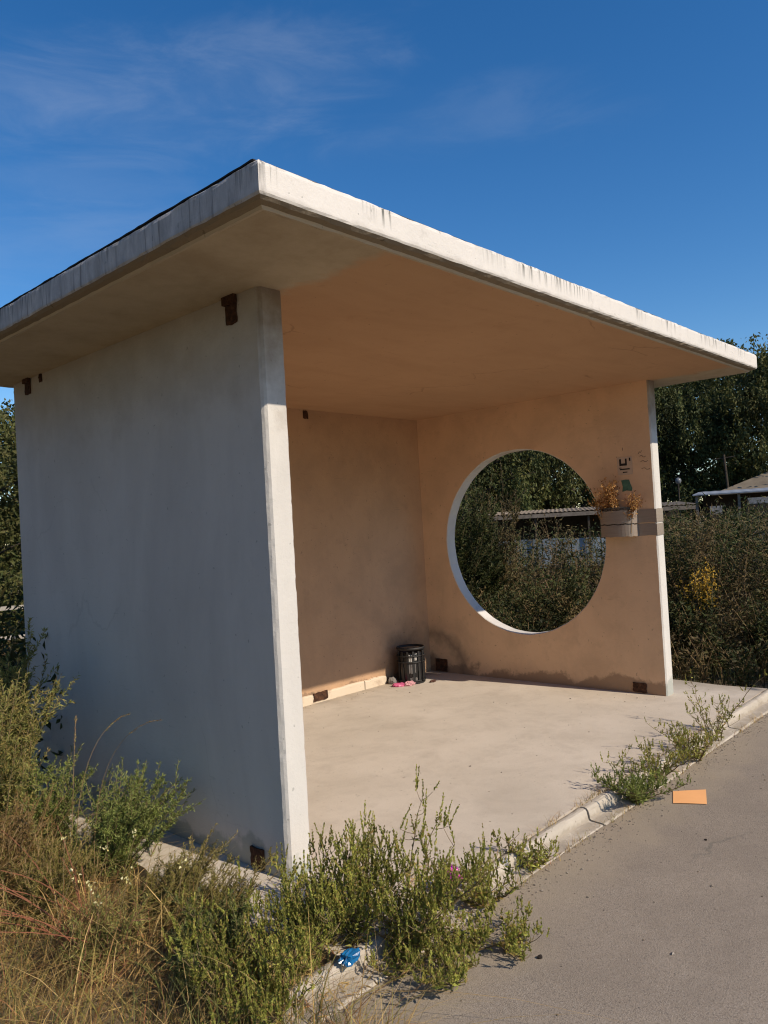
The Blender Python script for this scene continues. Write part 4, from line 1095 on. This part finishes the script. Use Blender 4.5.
# ------------------------------------------------------------------ sheds beyond the weeds
def frame(az, d):
    a = math.radians(az)
    return np.array([-2.06+math.cos(a)*d, -2.54+math.sin(a)*d, 0]), np.array([math.sin(a), -math.cos(a), 0]), np.array([math.cos(a), math.sin(a), 0])
def corr(m, C, u, v, u0, u1, v0, v1, z0, z1, pitch=.11, amp=.010, th=.010):
    n = int((u1-u0)/pitch*6); V = []
    for i in range(n+1):
        uu = u0+(u1-u0)*i/n; b = amp*math.sin(2*math.pi*uu/pitch)
        for (vv, zz) in ((v0, z0), (v1, z1)):
            p = C+u*uu+v*vv; V.append((p[0], p[1], zz+b)); V.append((p[0], p[1], zz+b-th))
    F = []
    for i in range(n):
        a = i*4; b = a+4
        F += [[a, b, b+2, a+2], [a+1, a+3, b+3, b+1], [a, a+1, b+1, b], [a+2, b+2, b+3, a+3]]
    m.addq(V, F)
def slab(m, C, u, v, u0, u1, v0, v1, z0, z1):
    R_ = np.stack([u, v, [0, 0, 1]], 1); m.box((u0, v0, z0), (u1, v1, z1), rot=R_, org=C)
C, u, v = frame(29.5, 20)
M_CORR = simple('weathered_roof_sheet', (.26, .21, .155), .85, .4, 3)
M_PALEBLUE = simple('faded_blue_sheet', (.21, .26, .30), .6, .5, 2.2)
M_DARKWOOD = simple('dark_shed_wood', (.035, .028, .022), .9, .4, 4)
M_SHEET = simple('blue_grey_sheet_roof', (.30, .34, .40), .5, .35, 1.5)
sh = tag(empty('open_shed', tuple(C+[0, 0, GZ])), 'long low open shed with a corrugated roof beyond the weeds', 'shed')
def ch(mb, nm, mat, par, C): return mb.build(nm, mat, par, loc=None)
Z0 = np.array([0, 0, -GZ])
Cl = np.array([0, 0, -GZ])
m = MB(); corr(m, Cl*0, u, v, -2.05, 3.1, -.25, 2.6, 1.60-GZ, 1.70-GZ); m.build('roof', M_CORR, sh)
m = MB(); slab(m, Cl*0, u, v, -2.0, 3.05, 2.3, 2.36, 0, 1.66-GZ); m.build('rear_wall', M_DARKWOOD, sh)
m = MB(); slab(m, Cl*0, u, v, -2.05, 3.1, -.24, -.18, 1.47-GZ, 1.565-GZ); m.build('eave_beam', M_WOODGREY, sh)
for uu in (-1.95, -.7, .6, 1.8, 3.0):
    m = MB(); slab(m, Cl*0, u, v, uu-.025, uu+.025, -.17, -.12, 0, 1.46-GZ); m.build('post', M_BARK, sh)
m = MB()
corr(m, Cl*0, u, np.array([0, 0, 1.]), -2.3, 2.9, 0, 0, 0, 0) if False else None
for i in range(7):
    a = -2.0+i*.72; slab(m, Cl*0, u, v, a, a+.69, -.08+.01*(i % 2), -.05+.01*(i % 2), .3, .91-GZ+rng.uniform(-.05, .05))
m.build('front_panel', M_PALEBLUE, sh)

C2, u2, v2 = frame(17.6, 24)
hs = tag(empty('tin_roof_shed', tuple(C2+[0, 0, GZ])), 'shed with a flat blue-grey sheet roof at the right edge of the view', 'shed')
m = MB(); corr(m, C2*0, u2, v2, -1.3, 2.6, -.3, 3.2, 1.88-GZ, 2.02-GZ, pitch=.3, amp=.004, th=.03); m.build('roof', M_SHEET, hs)
m = MB(); slab(m, C2*0, u2, v2, -1.1, 2.5, 1.2, 1.28, 0, 1.85-GZ); m.build('wall', M_DARKWOOD, hs)
for uu in (-1.2, -.1, 1.0, 2.3):
    m = MB(); slab(m, C2*0, u2, v2, uu-.035, uu+.035, -.2, -.13, 0, 1.86-GZ); m.build('post', M_WOODGREY, hs)
C3, u3, v3 = frame(15.0, 31)
gh = tag(empty('cottage', tuple(C3+[0, 0, GZ])), 'low cottage with a brownish hipped roof at the right edge of the view', 'house')
m = MB()
R_ = lambda a, b, z: tuple(u3*a+v3*b+np.array([0, 0, z-GZ]))
V = [R_(-2.3, -2, 1.95), R_(4.5, -2, 1.95), R_(4.5, 3, 1.95), R_(-2.3, 3, 1.95), R_(.6, .5, 3.1), R_(2.2, .5, 3.1)]
V += [tuple(np.array(p)-[0, 0, .1]) for p in V[:4]]
m.add(V, [[0, 1, 5, 4], [1, 2, 5], [2, 3, 4, 5], [3, 0, 4], [0, 6, 7, 1], [1, 7, 8, 2], [2, 8, 9, 3], [3, 9, 6, 0], [9, 8, 7, 6]]); m.build('roof', simple('brown_roof', (.20, .165, .12), .9, .3, 2), gh)
m = MB(); slab(m, C3*0, u3, v3, -1.9, 4.1, -1.6, 2.6, 0, 1.9-GZ); w_ = m.build('wall', simple('cottage_wall', (.30, .27, .23), .9, .3, 2), gh)
m = MB(); slab(m, C3*0, u3, v3, -1.0, -.2, -1.64, -1.598, .8, 1.6); m.build('window', simple('dark_pane', (.03, .035, .04), .15, .2, 2, .5), w_)
# pale clutter in front of the tin-roof shed, blue tarpaulin in the weeds
for k, (az, d, zz, sx, sz, lb) in enumerate(((19.3, 22.5, 1.30, .30, .22, 'white crate in the tin-roof shed, left one of two'), (16.6, 22.3, 1.52, .55, .16, 'long white crate in the tin-roof shed, right one of two'))):
    Ck, uk, vk = frame(az, d); rt = tag(empty('white_crate', tuple(Ck+[0, 0, GZ])), lb, 'crate', 'white crates in the shed'); m = MB()
    slab(m, Ck*0, uk, vk, -sx/2, sx/2, -.2, .2, zz-GZ, zz+sz-GZ)
    m.build('box', simple('dirty_white', (.34, .335, .32), .7, .6, 9), rt)
    m = MB(); slab(m, Ck*0, uk, vk, -sx*.6, sx*.6, -.25, .25, 0, zz-GZ-.003); m.build('pedestal', M_DARKWOOD, rt)
Ck, uk, vk = frame(17.2, 15.5)
o = crumple('tarpaulin', (Ck[0], Ck[1], .75), .20, .30, .26, simple('grey_blue_tarp', (.17, .20, .235), .5, .5, 4), 'crumpled grey-blue tarpaulin heap in the weeds at the right', 'tarpaulin', 44, 3, .8)
m = None
# utility pole and a round yard lamp
Cp, up_, vp_ = frame(18.3, 30)
pl = tag(empty('utility_pole', tuple(Cp+[0, 0, GZ])), 'thin leaning wooden utility pole before the dark trees', 'pole')
m = MB(); m.tube([(0, 0, 0), tuple(-up_*.06+[0, 0, 1.6]), tuple(-up_*.16+[0, 0, 3.45])], [.055, .05, .04], 7); m.build('shaft', M_BARK, pl)
m = MB(); m.tube([tuple(-up_*.5+[0, 0, 3.30]), tuple(up_*.2+[0, 0, 3.36])], .018, 5); m.build('crossarm', M_BARK, pl)
Cp, up_, vp_ = frame(21.6, 24)
lp = tag(empty('yard_lamp', tuple(Cp+[0, 0, GZ])), 'thin post with a pale round lamp globe by the dark trees', 'lamp')
m = MB(); m.tube([(0, 0, 0), (0, 0, 2.35)], .02, 6); m.build('post', M_BARK, lp)
m = MB(); m.tube([(0, 0, 2.32), (0, 0, 2.36), (0, 0, 2.42), (0, 0, 2.48), (0, 0, 2.51)], [.03, .075, .092, .07, .02], 10); m.build('globe', simple('milky_globe', (.16, .17, .18), .3, .3, 4), lp, True)
# rail fence at far left
Cf, uf, vf = frame(68.5, 9.0)
fn = tag(empty('rail_fence', tuple(Cf+[0, 0, GZ])), 'pale two-rail fence behind the tall weeds at the left', 'fence')
for z in (.62, .93):
    m = MB(); slab(m, Cf*0, uf, vf, -2.2, 1.6, -.015, .015, z-.02, z+.02); m.build('rail', simple('pale_rail', (.5, .47, .42), .8, .4, 5), fn)
for uu in (-2.0, -.4, 1.2):
    m = MB(); slab(m, Cf*0, uf, vf, uu-.03, uu+.03, .018, .08, 0, 1.05); m.build('post', M_WOODGREY, fn)
# undergrowth at far left below the trees
mg = MB(); n = 9000
P = []
while len(P) < n:
    az, d = rng.uniform(62, 76), rng.uniform(5.0, 12)
    x, y, z = polar(az, d)
    P.append((x, y, GZ+rng.uniform(0, 1)**1.2*(.55+.09*d)))
mg.kites(np.array(P), rng.normal(0, 1, (n, 3)), rng.uniform(.04, .11, n), rng.uniform(.015, .04, n))
tag(mg.build('undergrowth', L_THICK), 'dark undergrowth below the small trees at the left', 'undergrowth', kind='stuff')

# ------------------------------------------------------------------ camera
cam = bpy.data.cameras.new('camera'); co = bpy.data.objects.new('camera', cam); COL.objects.link(co)
cam.sensor_fit = 'VERTICAL'; cam.sensor_height = 24; cam.lens = 770.77/1024*24; cam.clip_start = .05; cam.clip_end = 2000
r_ = Vector((.67639895, -.73436979, -.05643997)); u_ = Vector((.0236617, -.05492357, .99821016)); f_ = Vector((.73615527, .67652377, .0197738))
co.matrix_world = Matrix(((r_.x, u_.x, -f_.x, -2.0582), (r_.y, u_.y, -f_.y, -2.5385), (r_.z, u_.z, -f_.z, 1.4515), (0, 0, 0, 1)))
sc.camera = co

# ------------------------------------------------------------------ light
sd = Vector((.112, -1, .782)).normalized()
sun = bpy.data.lights.new('sun', 'SUN'); sun.energy = 4.8; sun.angle = math.radians(.5); sun.color = (1., .865, .70)
so = bpy.data.objects.new('sun', sun); COL.objects.link(so); so.rotation_euler = sd.to_track_quat('Z', 'Y').to_euler()
w = bpy.data.worlds.new('World'); sc.world = w; w.use_nodes = True
nt = w.node_tree; nt.nodes.clear()
out = nt.nodes.new('ShaderNodeOutputWorld'); bg = nt.nodes.new('ShaderNodeBackground'); sky = nt.nodes.new('ShaderNodeTexSky')
sky.sky_type = 'NISHITA'; sky.sun_disc = False; sky.sun_elevation = math.asin(sd.z); sky.sun_rotation = math.atan2(sd.x, sd.y)
sky.air_density = 1.0; sky.dust_density = .15; sky.ozone_density = 2.5; sky.altitude = 300
hsv = nt.nodes.new('ShaderNodeHueSaturation'); hsv.inputs['Saturation'].default_value = 1.34; hsv.inputs['Hue'].default_value = .504; hsv.inputs['Value'].default_value = 1.
nt.links.new(sky.outputs[0], hsv.inputs['Color'])
tc = nt.nodes.new('ShaderNodeTexCoord')
def wmath(op, a, b=None):
    x = nt.nodes.new('ShaderNodeMath'); x.operation = op
    for i, q in ((0, a), (1, b)):
        if q is None: continue
        if hasattr(q, 'links'): nt.links.new(q, x.inputs[i])
        else: x.inputs[i].default_value = q
    return x.outputs[0]
def wrange(f, a, b, c, d):
    x = nt.nodes.new('ShaderNodeMapRange'); x.interpolation_type = 'SMOOTHSTEP'; nt.links.new(f, x.inputs[0])
    for i, q in zip((1, 2, 3, 4), (a, b, c, d)): x.inputs[i].default_value = q
    return x.outputs[0]
mp = nt.nodes.new('ShaderNodeMapping'); mp.inputs['Scale'].default_value = (3.5, 3.5, 13); nt.links.new(tc.outputs['Generated'], mp.inputs[0])
nz = nt.nodes.new('ShaderNodeTexNoise'); nz.inputs['Scale'].default_value = 1.6; nz.inputs['Detail'].default_value = 8; nz.inputs['Roughness'].default_value = .62; nz.inputs['Distortion'].default_value = .5
nt.links.new(mp.outputs[0], nz.inputs['Vector'])
def wisp(d, along, wl, ww, amt):
    """thin cirrus streak around a sky direction: long axis 'along'"""
    d = Vector(d).normalized(); a = Vector(along); a = (a - d*a.dot(d)).normalized(); b = d.cross(a)
    def dot(v):
        x = nt.nodes.new('ShaderNodeVectorMath'); x.operation = 'DOT_PRODUCT'; nt.links.new(tc.outputs['Generated'], x.inputs[0]); x.inputs[1].default_value = v; return x.outputs['Value']
    ex = wmath('POWER', wmath('DIVIDE', dot(a), wl), 2); ey = wmath('POWER', wmath('DIVIDE', dot(b), ww), 2)
    r = wmath('SQRT', wmath('ADD', ex, ey)); fr = wrange(dot(d), .3, .6, 0, 1)
    return wmath('MULTIPLY', wmath('MULTIPLY', wrange(wmath('ADD', r, wrange(nz.outputs[0], .25, .75, .35, -.30)), .0, 1.15, 1, 0), fr), amt)
acc = None
for args in (((.48, .72, .492), (.676, -.734, .02), .30, .075, .27), ((.40, .775, .488), (.676, -.734, .1), .16, .05, .13), ((.725, .505, .468), (.676, -.734, .05), .18, .045, .10),
             ((.41, .81, .40), (.676, -.734, -.15), .18, .03, .10), ((.385, .856, .345), (.676, -.734, .0), .26, .06, .16)):
    q = wisp(*args); acc = q if acc is None else wmath('MAXIMUM', acc, q)
cf = wmath('MULTIPLY', wmath('MULTIPLY', acc, .72), wrange(nz.outputs[0], .25, .8, .25, 1.))
mx = nt.nodes.new('ShaderNodeMix'); mx.data_type = 'RGBA'
nt.links.new(cf, mx.inputs[0]); nt.links.new(hsv.outputs[0], mx.inputs[6]); mx.inputs[7].default_value = (4.2, 4.6, 5.4, 1)
nt.links.new(mx.outputs[2], bg.inputs[0]); bg.inputs[1].default_value = .134
nt.links.new(bg.outputs[0], out.inputs[0])

sc.render.engine = 'CYCLES'
sc.cycles.filter_width = 1.15; sc.cycles.max_bounces = 8; sc.cycles.diffuse_bounces = 5; sc.cycles.transparent_max_bounces = 12
sc.view_settings.view_transform = 'Standard'; sc.view_settings.look = 'None'; sc.view_settings.exposure = 0; sc.view_settings.gamma = 1
sc.view_settings.use_curve_mapping = False
sc.render.film_transparent = False
